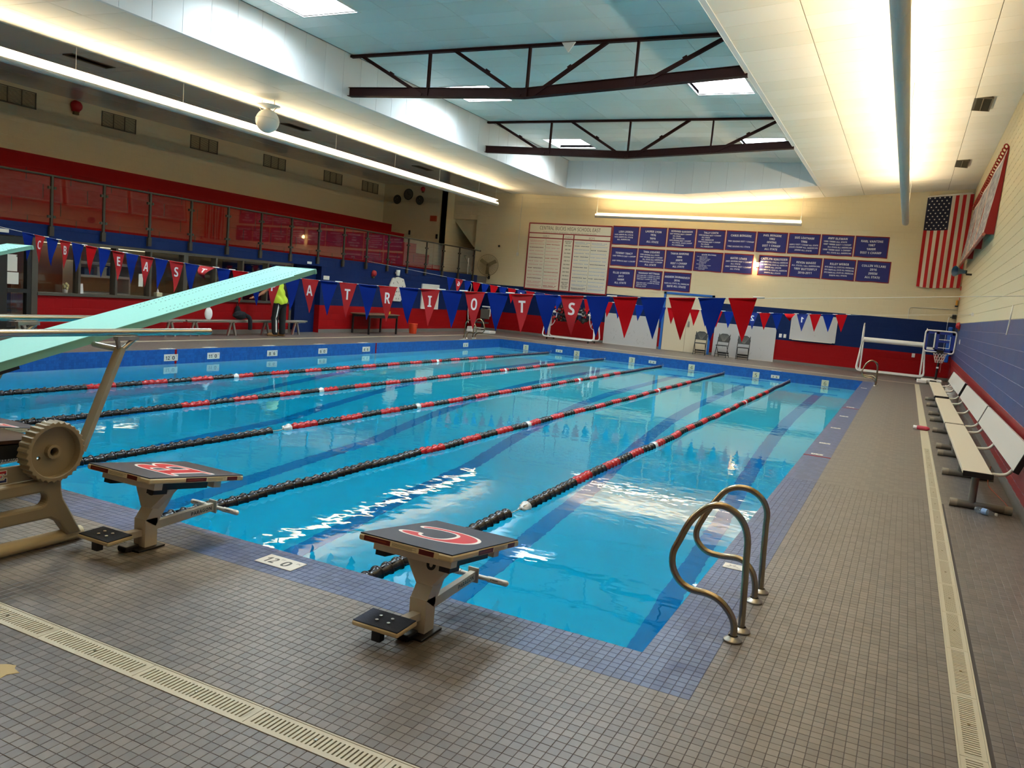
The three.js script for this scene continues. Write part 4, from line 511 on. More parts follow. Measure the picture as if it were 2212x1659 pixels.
// diving boards
M.aqua = mat('#8fcfc0', 0.6, { map: dataTex(256, (u, v) => { const s = noise2(u * 256, v * 256, 64), d = 0.93 + 0.07 * fbm(u, v, 32, 2); return s > 0.8 ? [d, d, d] : [d * 0.9, d * 0.95, d * 0.94]; }, [3, 3]) }); M.aquaSide = mat('#79b09a', 0.55); M.standWhite = mat('#94876d', 0.5);
function divingBoard(x, label) {
  const t = thing('diving_board', label, 'diving board', [x, 0, 0], 0, 'diving boards'), a = 0.254, tip = [1.838, -2.24], S = Math.sin(a), Cc = Math.cos(a), LB = 4.88, at = (s, up = 0) => [0, tip[0] - s * S + up * Cc, tip[1] + s * Cc + up * S];
  const pk = new THREE.Group(); pk.name = 'plank'; pk.position.set(...at(LB / 2)); pk.rotation.x = a; t.add(pk);
  const th = (s) => 0.034 + 0.02 * Math.min(1, s / 2.2); const prof = []; for (let i = 0; i <= 8; i++) prof.push([-LB / 2 + (LB * i) / 8, -th((LB * i) / 8)]);
  part('core', extr([[LB / 2, 0], [-LB / 2, 0], ...prof], 0.5).rotateY(-Math.PI / 2), M.aquaSide, pk);
  part('deck', [box(0.508, 0.006, LB, 0, 0.003, 0)], M.aqua, pk); part('tip_cap', [rbox(0.51, 0.05, 0.03, 0.008, 0, -0.016, -LB / 2), box(0.012, 0.012, 0.3, 0.25, 0.006, -LB / 2 + 0.15)], M.aquaSide, pk);
  const holes = []; for (let r = 0; r < 40; r++) for (const c of [-0.2, -0.12, 0.1, 0.185]) holes.push([c + 0.01 * Math.sin(r), -LB / 2 + 0.09 + r * 0.042]); const hm = new THREE.InstancedMesh(cyl(0.0055, 0.0055, 0.003, 8), M.dark, holes.length); holes.forEach(([c, z], i) => hm.setMatrixAt(i, new THREE.Matrix4().makeTranslation(c, 0.0056, z))); hm.name = 'drain_holes'; hm.userData.kind = 'stuff'; pk.add(hm);
  part('rubber_strip', box(0.5, 0.02, 1.6, 0, -0.066, 1.35), M.black, pk);
  for (const s of [-1, 1]) {
    const rx = s * 0.55, r = new THREE.Group(); r.name = 'guard_rail'; t.add(r);
    part('rail', bentTube([[rx, 1.282, -0.67], [rx, 1.282, 2.45], [rx, 0.5, 2.6]], 0.3, 0.025, 12), M.steel, r); part('rail_end', cyl(0.0255, 0.0255, 0.01, 12).rotateX(Math.PI / 2).translate(rx, 1.282, -0.672), M.steel, r);
    part('leg', bar([rx, 1.17, 0.12], [rx + s * 0.06, 0.5, 0.45], 0.06, 0.04), M.standWhite, r); part('clamp', [bar([rx, 1.24, -0.01], [rx, 1.24, 0.16], 0.05, 0.025), rod([rx, 1.235, 0.15], [rx, 1.165, 0.13], 0.016), rod([rx, 1.235, 0.01], [rx, 1.165, 0.1], 0.018), rod([rx, 1.16, 0.115], [rx - s * 0.28, 1.17, 0.12], 0.02)], M.alu, r);
    const side = new THREE.Group(); side.name = 'stand_side'; side.position.set(s * 0.9, 0, 0); t.add(side); const zc = 1.55, half = [[0.675, 0.07], [0.72, 0.15], [0.765, 0.24], [0.8, 0.3], [0.812, 0.36], [0.814, 0.424]], out = [...half, ...half.slice().reverse().map(([z, y]) => [2 * zc - z, y]), [2 * zc - 0.744, 0.072], [2 * zc - 0.8, 0.16], [2 * zc - 0.868, 0.205], [0.868, 0.205], [0.8, 0.16], [0.744, 0.072]];
    const hole = []; for (let i = 0; i <= 10; i++) { const q = Math.PI / 2 + (Math.PI * i) / 10; hole.push([0.935 + 0.056 * Math.cos(q), 0.318 + 0.056 * Math.sin(q)]); } for (let i = 0; i <= 10; i++) { const q = -Math.PI / 2 + (Math.PI * i) / 10; hole.push([2 * zc - 0.935 + 0.056 * Math.cos(q), 0.318 + 0.056 * Math.sin(q)]); }
    part('side_frame', extr(out, 0.05, 0.012, [hole]).rotateY(-Math.PI / 2), M.standWhite, side); part('foot_rail', [rod([-0.02 * s, 0.044, 0.63], [-0.02 * s, 0.044, 2.45], 0.04, 14)], M.cream, side);
  }
  const w = new THREE.Group(); w.name = 'hand_wheel'; w.position.set(0.93, 0.607, 0.868); t.add(w); const rim = []; for (let i = 0; i < 96; i++) { const q = (i / 96) * 6.2832, r = 0.176 + 0.007 * Math.max(-0.6, Math.sin(i * Math.PI / 1.6)); rim.push([Math.cos(q) * r, Math.sin(q) * r]); } const inner = []; for (let i = 0; i < 40; i++) { const q = -(i / 40) * 6.2832; inner.push([Math.cos(q) * 0.158, Math.sin(q) * 0.158]); } const holeC = (cx, cy, r) => Array.from({ length: 16 }, (_, i) => [cx + Math.cos(-i * 0.3927) * r, cy + Math.sin(-i * 0.3927) * r]);
  part('rim', extr(rim, 0.085, 0.004, [inner]).rotateY(Math.PI / 2), M.standWhite, w); part('dish', extr(Array.from({ length: 40 }, (_, i) => [Math.cos(i * 0.157) * 0.16, Math.sin(i * 0.157) * 0.16]), 0.02, 0, [holeC(0, 0, 0.03), holeC(-0.078, -0.035, 0.013)]).rotateY(Math.PI / 2), M.standWhite, w, [-0.015, 0, 0]); part('hub', [extr(holeC(0, 0, 0.042).reverse(), 0.05, 0.002, [holeC(0, 0, 0.028)]).rotateY(Math.PI / 2)], M.standWhite, w, [0.0, 0, 0]); part('axle', rod([-1.86, 0, 0], [-0.03, 0, 0], 0.03, 12), M.dark, w);
  const bx = new THREE.Group(); bx.name = 'fulcrum_box'; t.add(bx); part('panel', [span(0.84, 0.862, 0.425, 0.53, 0.86, 2.3), span(-0.862, -0.84, 0.425, 0.53, 0.86, 2.3), span(-0.84, 0.84, 0.425, 0.44, 0.9, 2.3)], M.standWhite, bx); part('roller_bed', [bar([0, 0.6, 0.8], [0, 0.66, 2.3], 1.66, 0.08)], M.dark, bx); part('roller_cover', bar([0, 0.66, 0.86], [0, 0.74, 2.3], 1.66, 0.02), M.brownMetal, bx); part('cross_foot', [span(0.8, 0.9, 0.22, 0.42, 1.18, 1.26)], M.black, bx);
  part('emblem', new THREE.PlaneGeometry(0.12, 0.085), M.emblem, bx, [0.8635, 0.478, 1.135], [0, Math.PI / 2, 0]);
  part('rear_support', [span(-0.4, 0.4, 0.42, 0.56, 2.2, 2.6), span(-0.45, -0.35, 0, 0.5, 2.35, 2.5), span(0.35, 0.45, 0, 0.5, 2.35, 2.5)], M.standWhite, t);
  return t;
}
M.brownMetal = mat('#4c3526', 0.4, { metalness: 0.5 });
M.emblem = text(128, 96, '#94876d', (g, w, h) => { const E = () => { g.beginPath(); [[22, 10], [104, 10], [104, 34], [92, 34], [92, 26], [58, 26], [58, 40], [80, 40], [80, 56], [58, 56], [58, 70], [94, 70], [94, 60], [106, 60], [106, 86], [22, 86], [22, 74], [32, 74], [32, 22], [22, 22]].forEach(([a, b], i) => (i ? g.lineTo(a, b) : g.moveTo(a, b))); g.closePath(); }; E(); g.lineWidth = 9; g.strokeStyle = '#e6e2d8'; g.stroke(); g.save(); g.clip(); g.fillStyle = '#b01018'; g.fillRect(0, 0, w, h); g.fillStyle = '#16265c'; g.beginPath(); g.moveTo(w, 0); g.lineTo(w, h); g.lineTo(20, h); g.closePath(); g.fill(); g.restore(); g.fillStyle = '#e6e2d8'; g.font = '14px sans-serif'; g.fillText('EAST', 78, 50); });
divingBoard(-4.42, 'large aqua green diving board rising over the pool from its beige stand and handwheel');
divingBoard(-8.73, 'farther aqua diving board whose tip enters at the left edge of the photo');
// grab rails and ladders
function flange(x, z) { return lathe([[0.026, 0.03], [0.03, 0.024], [0.05, 0.012], [0.052, 0], [0.0, 0.0]], 20).translate(x, 0, z); }
function grabRails(label, p, turn, rails, steps) { const t = thing('pool_ladder', label, 'ladder', p, turn); for (const pts of rails) { const r = new THREE.Group(); r.name = 'grab_rail'; t.add(r); const cv = new THREE.CatmullRomCurve3(pts.map((q) => V(...q)), false, 'centripetal'); part('tube', new THREE.TubeGeometry(cv, 90, 0.0195, 12), M.ladderSteel, r); const a = pts[0], b = pts[pts.length - 1]; part('flange', flange(a[0], a[2]), M.alu, r); part('flange', flange(b[0], b[2]), M.alu, r); }
  for (const y of steps || []) part('tread', rbox(0.12, 0.03, 0.56, 0.008, -0.06, y, -0.85), M.white, t); return t; }
M.ladderSteel = mat('#a89a80', 0.26, { metalness: 1 });
const RA = [[0.377, 0, -0.45], [0.376, 0.084, -0.45], [0.351, 0.142, -0.45], [0.282, 0.205, -0.455], [0.204, 0.226, -0.46], [0.114, 0.228, -0.465], [0.046, 0.259, -0.47], [0, 0.326, -0.475], [-0.009, 0.408, -0.48], [0.016, 0.483, -0.49], [0.064, 0.602, -0.5], [0.117, 0.672, -0.51], [0.173, 0.71, -0.52], [0.232, 0.716, -0.53], [0.3, 0.685, -0.545], [0.347, 0.628, -0.56], [0.373, 0.548, -0.57], [0.379, 0.417, -0.58], [0.384, 0.283, -0.595], [0.393, 0, -0.61]];
const RB2 = [[0.376, 0, -1.141], [0.369, 0.105, -1.15], [0.335, 0.19, -1.165], [0.257, 0.237, -1.19], [0.123, 0.23, -1.2], [0.036, 0.24, -1.2], [-0.03, 0.292, -1.21], [-0.045, 0.349, -1.22], [-0.012, 0.45, -1.24], [0.058, 0.581, -1.25], [0.106, 0.644, -1.26], [0.172, 0.676, -1.27], [0.254, 0.672, -1.28], [0.328, 0.626, -1.29], [0.366, 0.551, -1.3], [0.37, 0.439, -1.31], [0.374, 0.25, -1.325], [0.382, 0, -1.345]];
grabRails('pair of looped stainless grab rails standing at the near right pool corner', [0, 0, 0], 0, [RA, RB2], [-0.5, -0.85]);
grabRails('pair of looped stainless grab rails at the far right pool corner by the empty reel', [0.01, 0, -20.9], 0, [RA, RB2], [-0.5, -0.85]);
grabRails('pair of looped stainless grab rails at the far left pool corner', [-12.56, 0, -22.0], Math.PI, [RA.map(([x, y, z]) => [x, y, z * 0.9]), RB2.map(([x, y, z]) => [x, y, z * 0.9])], [-0.5]);
// depth and lane tiles
const ftin = (a, b, big) => text(256, 128, '#cfc9bc', (g, w, h) => { g.fillStyle = '#2b2a22'; g.font = 'bold 104px sans-serif'; g.fillText(a, w * 0.25, h / 2 + 6, 84); g.fillText(b, w * 0.68, h / 2 + 6, 64); g.font = '26px sans-serif'; g.fillText('FT', w * 0.47, 32); g.fillText('IN', w * 0.9, 32); });
const FT = {}; const ft = (a, b) => (FT[a + b] ??= ftin(a, b));
function marker(label, m, w, h, p, rot) { const t = thing('depth_marker', label, 'depth marker', p); t.rotation.set(...rot); part('plate', rbox(w, h, 0.006, 0.002), M.stoneWhite, t); part('numerals', new THREE.PlaneGeometry(w * 0.97, h * 0.94), m, t, [0, 0, 0.0036]); }
marker('large white tile reading 12 ft 0 in on the near blue border', ft('12', '0'), 0.29, 0.153, [-2.283, 0.002, 0.177], [-Math.PI / 2, 0, 0]);
let om = 0; const OL = (k) => { const s = ['first from the left', 'second from the left', 'third from the left', 'third from the right', 'second from the right', 'last one'][om]; if (k) om++; return s; };
const DM = [[-7.88, '12', '0'], [-9.02, '11', '0'], [-10.85, '8', '6'], [-12.71, '6', '0'], [-14.59, '4', '6'], [-20.29, '3', '6']];
for (const [z, a, b] of DM) { marker(`upright depth tile on the blue left pool wall, ${OL()}`, ft(a, b), 0.35, 0.14, [-PW + 0.003, -0.17, z], [0, Math.PI / 2, 0]); marker(`flat white tile on the left deck edge above a wall marker, ${OL(1)}`, ft(a, b), 0.34, 0.12, [-PW - 0.12, 0.002, z], [-Math.PI / 2, 0, Math.PI / 2]); }
let orr = 0; const OR = ['farthest, by the far grab rails', 'second farthest, by the shallower red line', 'third farthest', 'third nearest', 'second nearest of the row', 'nearest of the row'];
for (const [z, a, b] of [[-20.04, '3', '6'], [-14.24, '4', '6'], [-12.36, '6', '0'], [-10.4, '8', '6'], [-8.46, '11', '0'], [-7.34, '12', '0']]) marker(`small white tile on the right blue border, ${OR[orr++]}`, ft(a, b), 0.15, 0.08, [0.155, 0.002, z], [-Math.PI / 2, 0, 0]);
[-10.13, -6.65, -2.58].forEach((x, i) => { marker(`upright depth tile on the far pool wall, ${['the left one', 'the middle one', 'the right one'][i]} of three`, ft('3', '6'), 0.26, 0.1, [x, -0.185, -PL + 0.003], [0, 0, 0]); marker(`flat white tile on the far deck edge, ${['the left one', 'the middle one', 'the right one'][i]} of three`, ft('3', '6'), 0.3, 0.1, [x, 0.002, -PL - 0.12], [-Math.PI / 2, 0, 0]); });
LANES.slice().reverse().forEach((x, i) => { const t = thing('lane_number', `beige lane number tile on the far pool wall, reading ${['one', 'two', 'three', 'four', 'five', 'six'][i]}`, 'lane number', [x, -0.2, -PL + 0.003]); part('plate', rbox(0.21, 0.19, 0.006, 0.002), M.stoneWhite, t); part('numeral', new THREE.PlaneGeometry(0.2, 0.18), text(96, 88, '#c6bd9f', (g, w, h) => { g.fillStyle = '#2d3128'; g.font = '78px sans-serif'; g.fillText(String(i + 1), w / 2, h / 2 + 5); }), t, [0, 0, 0.0036]); });
marker('small white no diving tile on the right blue border beside the grab rails', text(128, 96, '#d3cdc2', (g, w, h) => { g.strokeStyle = '#4a463c'; g.lineWidth = 7; g.beginPath(); g.moveTo(24, 66); g.lineTo(58, 46); g.lineTo(96, 60); g.moveTo(58, 46); g.lineTo(76, 28); g.stroke(); g.beginPath(); g.arc(40, 36, 7, 0, 7); g.fillStyle = '#4a463c'; g.fill(); g.lineWidth = 5; g.beginPath(); g.moveTo(16, 78); g.bezierCurveTo(40, 68, 70, 88, 112, 76); g.stroke(); }), 0.14, 0.11, [0.133, 0.002, -1.755], [-Math.PI / 2, 0, 0]);
for (const [z, w] of [[-7.2, 'deeper'], [-14.03, 'shallower']]) solo('red_line', box(BX, 0.004, 0.04), M.redWall, `thin red depth line across the right blue border, the ${w} of two`, 'depth line', [BX / 2, 0.001, z], 0, 'red depth lines on the right border');
for (const [z, w] of [[-8.0, 'by the 12 ft marker'], [-15.05, 'by the 4 ft 6 in marker']]) solo('red_line', box(0.006, 0.3, 0.05), M.redWall, `thin red depth line on the left pool wall ${w}`, 'depth line', [-PW + 0.003, -0.15, z], 0, 'red depth lines on the left wall');

// ================================================================ BACK WALL
const clothBump = dataTex(128, (u, v) => fbm(u, v, 8, 3), [1, 1]);
function hung(w, h, amp, k, thick) { return grid(20, 14, (u, v) => { const x = (u - 0.5) * w, y = (v - 0.5) * h, d = 1 - v; return [x, y - 0.006 * Math.sin(u * Math.PI * 3 + k), 0.006 + amp * (0.5 + 0.5 * Math.sin(u * 7 + k + d * 2)) * (0.25 + d) + amp * 0.5 * Math.sin(u * 17 + k * 3 + d * 5) * d]; }); }
function bannerTex(lines) {                                  // lines: [text, size, align]
  return mat('#ffffff', 0.8, { bumpMap: clothBump, bumpScale: 0.002, map: canvas(320, 214, (g, w, h) => { g.fillStyle = '#7a0d1a'; g.fillRect(0, 0, w, h); g.fillStyle = '#1c1f63'; g.fillRect(9, 9, w - 18, h - 18); g.fillStyle = '#dcd8cf'; const tot = lines.reduce((s, l) => s + l[1], 0), k = Math.min(1, (h - 34) / (tot * 1.28)); let y = (h - tot * k * 1.28) / 2; for (const [s, z, al] of lines) { const q = z * k; g.font = `bold ${q}px sans-serif`; g.textBaseline = 'middle'; y += q * 0.64; g.textAlign = al ? 'left' : 'center'; g.fillText(s, al ? al : w / 2, y, al ? w - 14 - al : w - 30); y += q * 0.64; } }) });
}
const n = (s) => [s, 30], d = (s, a) => [s, 22, a], L0 = 24, L1 = 48;
const BANNERS = [
  [[n('LISA LASKIN'), d('1975 400FR ALL STATE', L0), d('1976 400FR ALL STATE', L0), d('ALL AMERICAN', 62)], [n('LAURIE LYON'), n('1976'), n('50FR'), n('ALL STATE')], [n('HOWARD GARSMAN'), d('1977 DIVING DIST 1 CHAMP', L0), d('ALL STATE', 60), d('ALL AMERICAN', 60), d('1978 DIVING DIST 1 CHAMP', L0), d('ALL STATE, STATE CHAMP', 60), d('ALL AMERICAN', 60)], [n('TALLY COSTA'), d('1978 DIVING DIST 1 CHAMP', L0), d('ALL STATE', 60), d('ALL AMERICAN', 60), d('1980 DIVING DIST 1 CHAMP', L0), d('ALL STATE', 60), d('ALL AMERICAN', 60)], [n('CHRIS BERGERE'), d('', 0), d('1981 DIVING DIST 1 CHAMP', L0), d('', 0), d('1982 DIVING ALL STATE', L0)],
    [n('PHIL BERGERE'), n('1982'), n('DIVING'), n('DIST 1 CHAMP'), n('ALL STATE')], [n('SUE LEATHAM'), n('1986'), d('200FLY DIST 1 CHAMP ALL STATE'), d('STATE CHAMP ALL AMERICAN'), d('200IM ALL STATE')], [n('AMY ELFMAN'), d('1986 100BR ALL STATE', L0), d('1987 100BR DIST 1 CHAMP', L0), d('ALL STATE ALL AMERICAN', 70), d('1988 100BR DIST 1 CHAMP', L0), d('ALL STATE ALL AMERICAN', 70)], [n('KARL VANTINE'), n('1987'), n('100BR'), n('DIST 1 CHAMP')]],
  [[n('TOMMY TRACY'), d('1988 100BACK DIST 1 CHAMP', 20), d('', 0), d('1989 100BACK DIST 1 CHAMP', 20)], [n('TARA STEVENS'), d('1990 DIVING ALL STATE', L0), d('1991 DIVING DIST 1 CHAMP', L0), d('ALL STATE ALL AMERICAN', 60), d('1992 DIVING DIST 1 CHAMP', L0), n('ALL STATE')], [n('TANYA BARONE'), n('1996'), n('200FR'), n('DIST 1 CHAMP'), n('ALL STATE')], [n('KEVIN McCANN'), ...['1997 100FLY ALL STATE', '200IM ALL STATE', '100BACK DIST 1 CHAMP', '1998 100FLY DIST 1 CHAMP', '200IM ALL STATE', 'ALL AMERICAN', '200FR ALL STATE', '1999 200IM DIST 1 CHAMP', '100FLY ALL STATE', 'ALL STATE ALL AMERICAN', 'STATE CHAMP'].map((s, i) => [s, 15, 30 + (i % 3 ? 30 : 0)])], [n('KATIE LEWIS'), d('2001 DIVING DIST 1 CHAMP', L0), d('ALL STATE', 80), d('2002 DIVING DIST 1 CHAMP', L0), d('ALL STATE', 80)],
    [n('CAITLYN KIRSTEIER'), d('2004 100FLY ALL STATE ALL AMERICAN', 20), d('2005 100FLY ALL STATE ALL AMERICAN', 20), d('200FR ALL STATE', 70), d('2006 100FLY ALL STATE ALL AMERICAN', 20), d('200FR ALL STATE', 70)], [n('KEVIN MAGEE'), d('ALL STATE / ALL AMERICAN'), n('100Y BUTTERFLY'), n('2010-2011')], [n('RILEY WEBER'), d('2010 500FR ALL STATE ALL AMERICAN', 20), d('2011 500FR ALL STATE ALL AMERICAN', 20), d('2012 500FR ALL STATE ALL AMERICAN', 20), d('500FR ALL STATE')], [n('COLLIN VILLARI'), n('2016'), n('200IM'), n('ALL STATE')]],
  [[n("ELLIE O'BRIEN"), n('2013'), n('100BR'), n('ALL STATE')], [n('HANNAH WITTMAN'), ...['2012 50FR DIST 1 CHAMP ALL STATE', '2013 50FR DIST 1 CHAMP ALL STATE', '100FR DIST 1 CHAMP ALL STATE', 'ALL AMERICAN', '2014 50FR DIST 1 CHAMP ALL STATE', '100FR ALL STATE', '50FR ALL STATE'].map((s, i) => [s, 18, i === 3 ? 180 : 20])], [n('ANDREW ZHURAKEVICH'), n('2016'), d('100FR ALL STATE, ALL AMERICAN'), n('50FR ALL STATE')]]];
const BX0 = [[-9.735, 1.153, 4.45], [-9.725, 1.152, 3.585], [-9.76, 1.17, 2.735]];
BANNERS.forEach((row, r) => row.forEach((lines, i) => {
  const x = BX0[r][0] + BX0[r][1] * i + (r === 1 && i > 4 ? 0.16 : 0), y = BX0[r][2] + (r < 2 ? 0.003 * i : 0);
  const t = thing('honor_banner', `navy banner with red border on the back wall, ${['top', 'second', 'bottom'][r]} row, ${i === row.length - 1 ? 'last on the right' : ORD[i] + ' from the record board'}`, 'banner', [x, y, ZB], 0, 'navy honor banners'), o = i * 1.3 + r * 2;
  part('cloth', hung(1.12, 0.755, 0.008, o), bannerTex(lines), t); part('top_rod', rod([-0.555, 0.375, 0.012], [0.555, 0.375, 0.012], 0.008, 6), M.redWall, t);
}));
// record board
{ const W = 3.74, H = 2.79, t = thing('record_board', 'large white swimming record board with red frame on the back wall', 'record board', [-12.2, 3.385, ZB + 0.03]);
  const tex = canvas(1024, 768, (g, w, h) => { g.fillStyle = '#cfc8b4'; g.fillRect(0, 0, w, h); g.fillStyle = '#5b1a22'; g.textAlign = 'center'; g.fillStyle = '#3b352f'; g.font = '58px sans-serif'; g.fillText('CENTRAL BUCKS HIGH SCHOOL EAST', w / 2, 62, 770); g.font = '27px sans-serif'; g.fillStyle = '#7d776b'; g.fillText('JOHN R. CLYMER MEMORIAL SWIMMING RECORD BOARD', w / 2, 100, 680); g.font = '32px sans-serif'; g.fillStyle = '#6d675c'; g.fillText('GIRLS', 220, 152, 120); g.fillText('EVENT', 512, 152, 100); g.fillText('BOYS', 800, 152, 110);
    g.fillStyle = '#6a6458'; g.fillRect(222, 166, 3, 592); g.fillRect(792, 166, 3, 592); const ev = ['200 MEDLEY RELAY', '200 FREE', '200 IM', '50 FREE', 'DIVING', '100 FLY', '100 FREE', '500 FREE', '200 FREE', '100 BACK', '100 BREAST', '400 FREE RELAY', '200 FREE RELAY'];
    for (let r = 0; r < 14; r++) for (const [x, ww, c] of [[16, 200, r % 3 === 2 ? '#6b4b48' : '#c08a86'], [232, 190, r % 4 === 1 ? '#a04a46' : '#c58f8a'], [596, 190, r % 3 === 1 ? '#565a66' : '#8d98ae'], [802, 205, r % 4 === 2 ? '#4d525f' : '#93a0b8']]) { const y = 190 + r * 41; g.fillStyle = c; for (let q = 0, xx = x; xx < x + ww - 14; q++) { const l = 5 + ((q * 7 + r * 3 + x) % 9); if (q % 6 !== 5 || rnd() > 0.3) g.fillRect(xx, y + (q % 2), l, 9); xx += l + 3; } if (r === 0 || r > 11) { g.globalAlpha = 0.7; g.fillRect(x + 4, y + 15, ww * 0.8, 7); g.globalAlpha = 1; } g.fillStyle = '#b9b29e'; g.fillRect(x - 6, y + 28, ww + 12, 2); }
    g.fillStyle = '#57524a'; g.font = 'bold 22px sans-serif'; ev.forEach((e, i) => { const p = e.split(' '); if (p.length > 2) { g.fillText(p.slice(0, 2).join(' '), 510, 196 + i * 44, 90); g.fillText(p[2], 510, 216 + i * 44, 70); } else g.fillText(e, 510, 202 + i * 44, 86); }); });
  const f = new THREE.PlaneGeometry(W - 0.06, H - 0.06); part('panel', box(W, H, 0.04, 0, 0, 0), M.stoneWhite, t); part('print', f, mat('#ffffff', 0.4, { map: tex }), t, [0, 0, 0.0212]);
  const fr = mat('#7d0d16', 0.45); part('frame', [rbox(W + 0.04, 0.06, 0.06, 0.02, 0, H / 2, 0.01), rbox(W + 0.04, 0.06, 0.06, 0.02, 0, -H / 2, 0.01), rbox(0.06, H, 0.06, 0.02, W / 2, 0, 0.01), rbox(0.06, H, 0.06, 0.02, -W / 2, 0, 0.01)], fr, t); part('divider', [box(W, 0.045, 0.03, 0, 0.99, 0.016), box(W, 0.045, 0.03, 0, 0.79, 0.016), box(0.05, 2.37, 0.03, -0.255, -0.2, 0.016), box(0.05, 2.37, 0.03, 0.23, -0.2, 0.016)], fr, t); }
// flag
{ const x0 = 1.08, x1 = 2.45, y0 = 3.2, y1 = 6.37, t = thing('american_flag', 'large stars and stripes flag hanging upright in the right corner of the back wall', 'flag', [(x0 + x1) / 2, (y0 + y1) / 2, ZB + 0.03]);
  const tex = canvas(512, 1184, (g, w, h) => { for (let i = 0; i < 13; i++) { g.fillStyle = i % 2 ? '#d5c8b4' : '#b00a12'; g.fillRect((i * w) / 13, 0, w / 13 + 1, h); } g.fillStyle = '#0f1430'; g.fillRect(0, 0, (7 * w) / 13, h * 0.375); g.fillStyle = '#e4ded2'; const star = (cx, cy, r) => { g.beginPath(); for (let k = 0; k < 10; k++) { const a = (k * Math.PI) / 5, q = k % 2 ? r * 0.4 : r; g.lineTo(cx + Math.sin(a) * q, cy - Math.cos(a) * q); } g.fill(); }; const cw = (7 * w) / 13, ch = h * 0.375; for (let r = 0; r < 11; r++) { const m = r % 2 ? 4 : 5; for (let c = 0; c < m; c++) star((cw * (c * 2 + (r % 2 ? 2 : 1))) / 10, (ch * (r + 0.7)) / 11.3, 13); } g.fillStyle = '#d8d0c0'; g.fillRect(0, 0, w, 14); });
  part('cloth', grid(40, 50, (u, v) => { const dd = 1 - v; return [(u - 0.5) * (x1 - x0) + 0.05 * (0.5 - u) * dd * dd + (u - 0.5) * 0.02, (v - 0.5) * (y1 - y0) + (u - 0.5) * 0.16 * v - 0.03 * Math.sin(u * 5) * dd, 0.03 + 0.028 * Math.sin(u * 22 + dd * 3) * (0.25 + dd) + 0.02 * Math.sin(u * 9 + dd * 7)]; }), mat('#ffffff', 0.8, { map: tex }), t); part('header', box(x1 - x0, 0.04, 0.02, 0, 0, 0).rotateZ(0.115).translate(0, (y1 - y0) / 2, 0.02), M.cord, t); part('grommet', [cyl(0.02, 0.02, 0.03, 10).rotateX(1.57).translate(-0.66, 1.52, 0.02), cyl(0.02, 0.02, 0.03, 10).rotateX(1.57).translate(0.66, 1.66, 0.02)], M.steel, t); }
// double door
{ const t = thing('door_3', null, null, [-6.855, 0, ZB], 0, null, 'structure'), W = 2.02, H = 2.32, F = mat('#1b5da8', 0.45), Dm = mat('#cdbfa2', 0.5); part('door_frame', [span(-W / 2, -W / 2 + 0.09, 0, H, -0.02, 0.05), span(W / 2 - 0.09, W / 2, 0, H, -0.02, 0.05), span(-W / 2, W / 2, H - 0.08, H, -0.02, 0.05)], F, t); for (const s of [-1, 1]) { const q = part('door_leaf', rbox(0.91, 2.22, 0.04, 0.006, s * 0.459, 1.115, 0.005), Dm, t); part('door_push_plate', rbox(0.08, 0.22, 0.015, 0.004, s * 0.1 + 0.0, 1.12, 0.032), s > 0 ? M.alu : Dm, q); } }
// panels and whiteboard leaning on / fixed to the wall
function boardOn(name, label, cat, x0, x1, y0, y1, dirt) { const t = thing(name, label, cat, [(x0 + x1) / 2, (y0 + y1) / 2, ZB + 0.03]), w = x1 - x0, h = y1 - y0; part('board', rbox(w, h, 0.03, 0.006), mat('#ffffff', 0.35, { map: canvas(256, 160, (g, W, H) => { g.fillStyle = '#b9b8b6'; g.fillRect(0, 0, W, H); for (let i = 0; i < dirt; i++) { g.strokeStyle = `rgba(110,108,104,${0.1 + 0.2 * rnd()})`; g.lineWidth = 1 + rnd() * 2; const a = rnd() * W, b = H * (0.55 + rnd() * 0.4); g.beginPath(); g.moveTo(a, b); g.lineTo(a + 20 * rnd() - 10, b - 16 * rnd()); g.stroke(); } }) }), t); part('edge_trim', [box(w + 0.02, 0.02, 0.04, 0, h / 2, 0), box(w + 0.02, 0.02, 0.04, 0, -h / 2 + 0.005, 0), box(0.02, h, 0.04, w / 2, 0, 0), box(0.02, h, 0.04, -w / 2, 0, 0)], M.lightGrey, t); return t; }
boardOn('wall_panel', 'tall white panel with scuffs standing left of the blue framed double door', 'panel', -10.24, -7.97, 0.005, 1.25, 40); boardOn('wall_panel', 'tall white panel standing behind the folding chairs, right of the double door', 'panel', -5.71, -3.41, 0.005, 1.27, 12);
{ const t = boardOn('whiteboard', 'white dry erase board on the blue back wall above the red band', 'whiteboard', -2.9, -1.31, 0.93, 1.87, 6); part('pen_tray', box(1.4, 0.02, 0.06, 0, -0.48, 0.04), M.lightGrey, t); }
for (const [x, y, l, c] of [[-3.24, 1.02, 'white wall socket left of the dry erase board', 'white'], [-3.08, 1.02, 'grey framed wall socket between the white socket and the dry erase board', 'lightGrey'], [1.32, 0.78, 'small white wall socket behind the empty white reel', 'white']]) { const t = thing('wall_socket', l, 'socket', [x, y, ZB + 0.008]); part('plate', rbox(0.1, 0.14, 0.015, 0.005), M[c], t); part('outlet', [rbox(0.045, 0.04, 0.01, 0.004, 0, 0.03, 0.01), rbox(0.045, 0.04, 0.01, 0.004, 0, -0.03, 0.01)], M.white, t); }
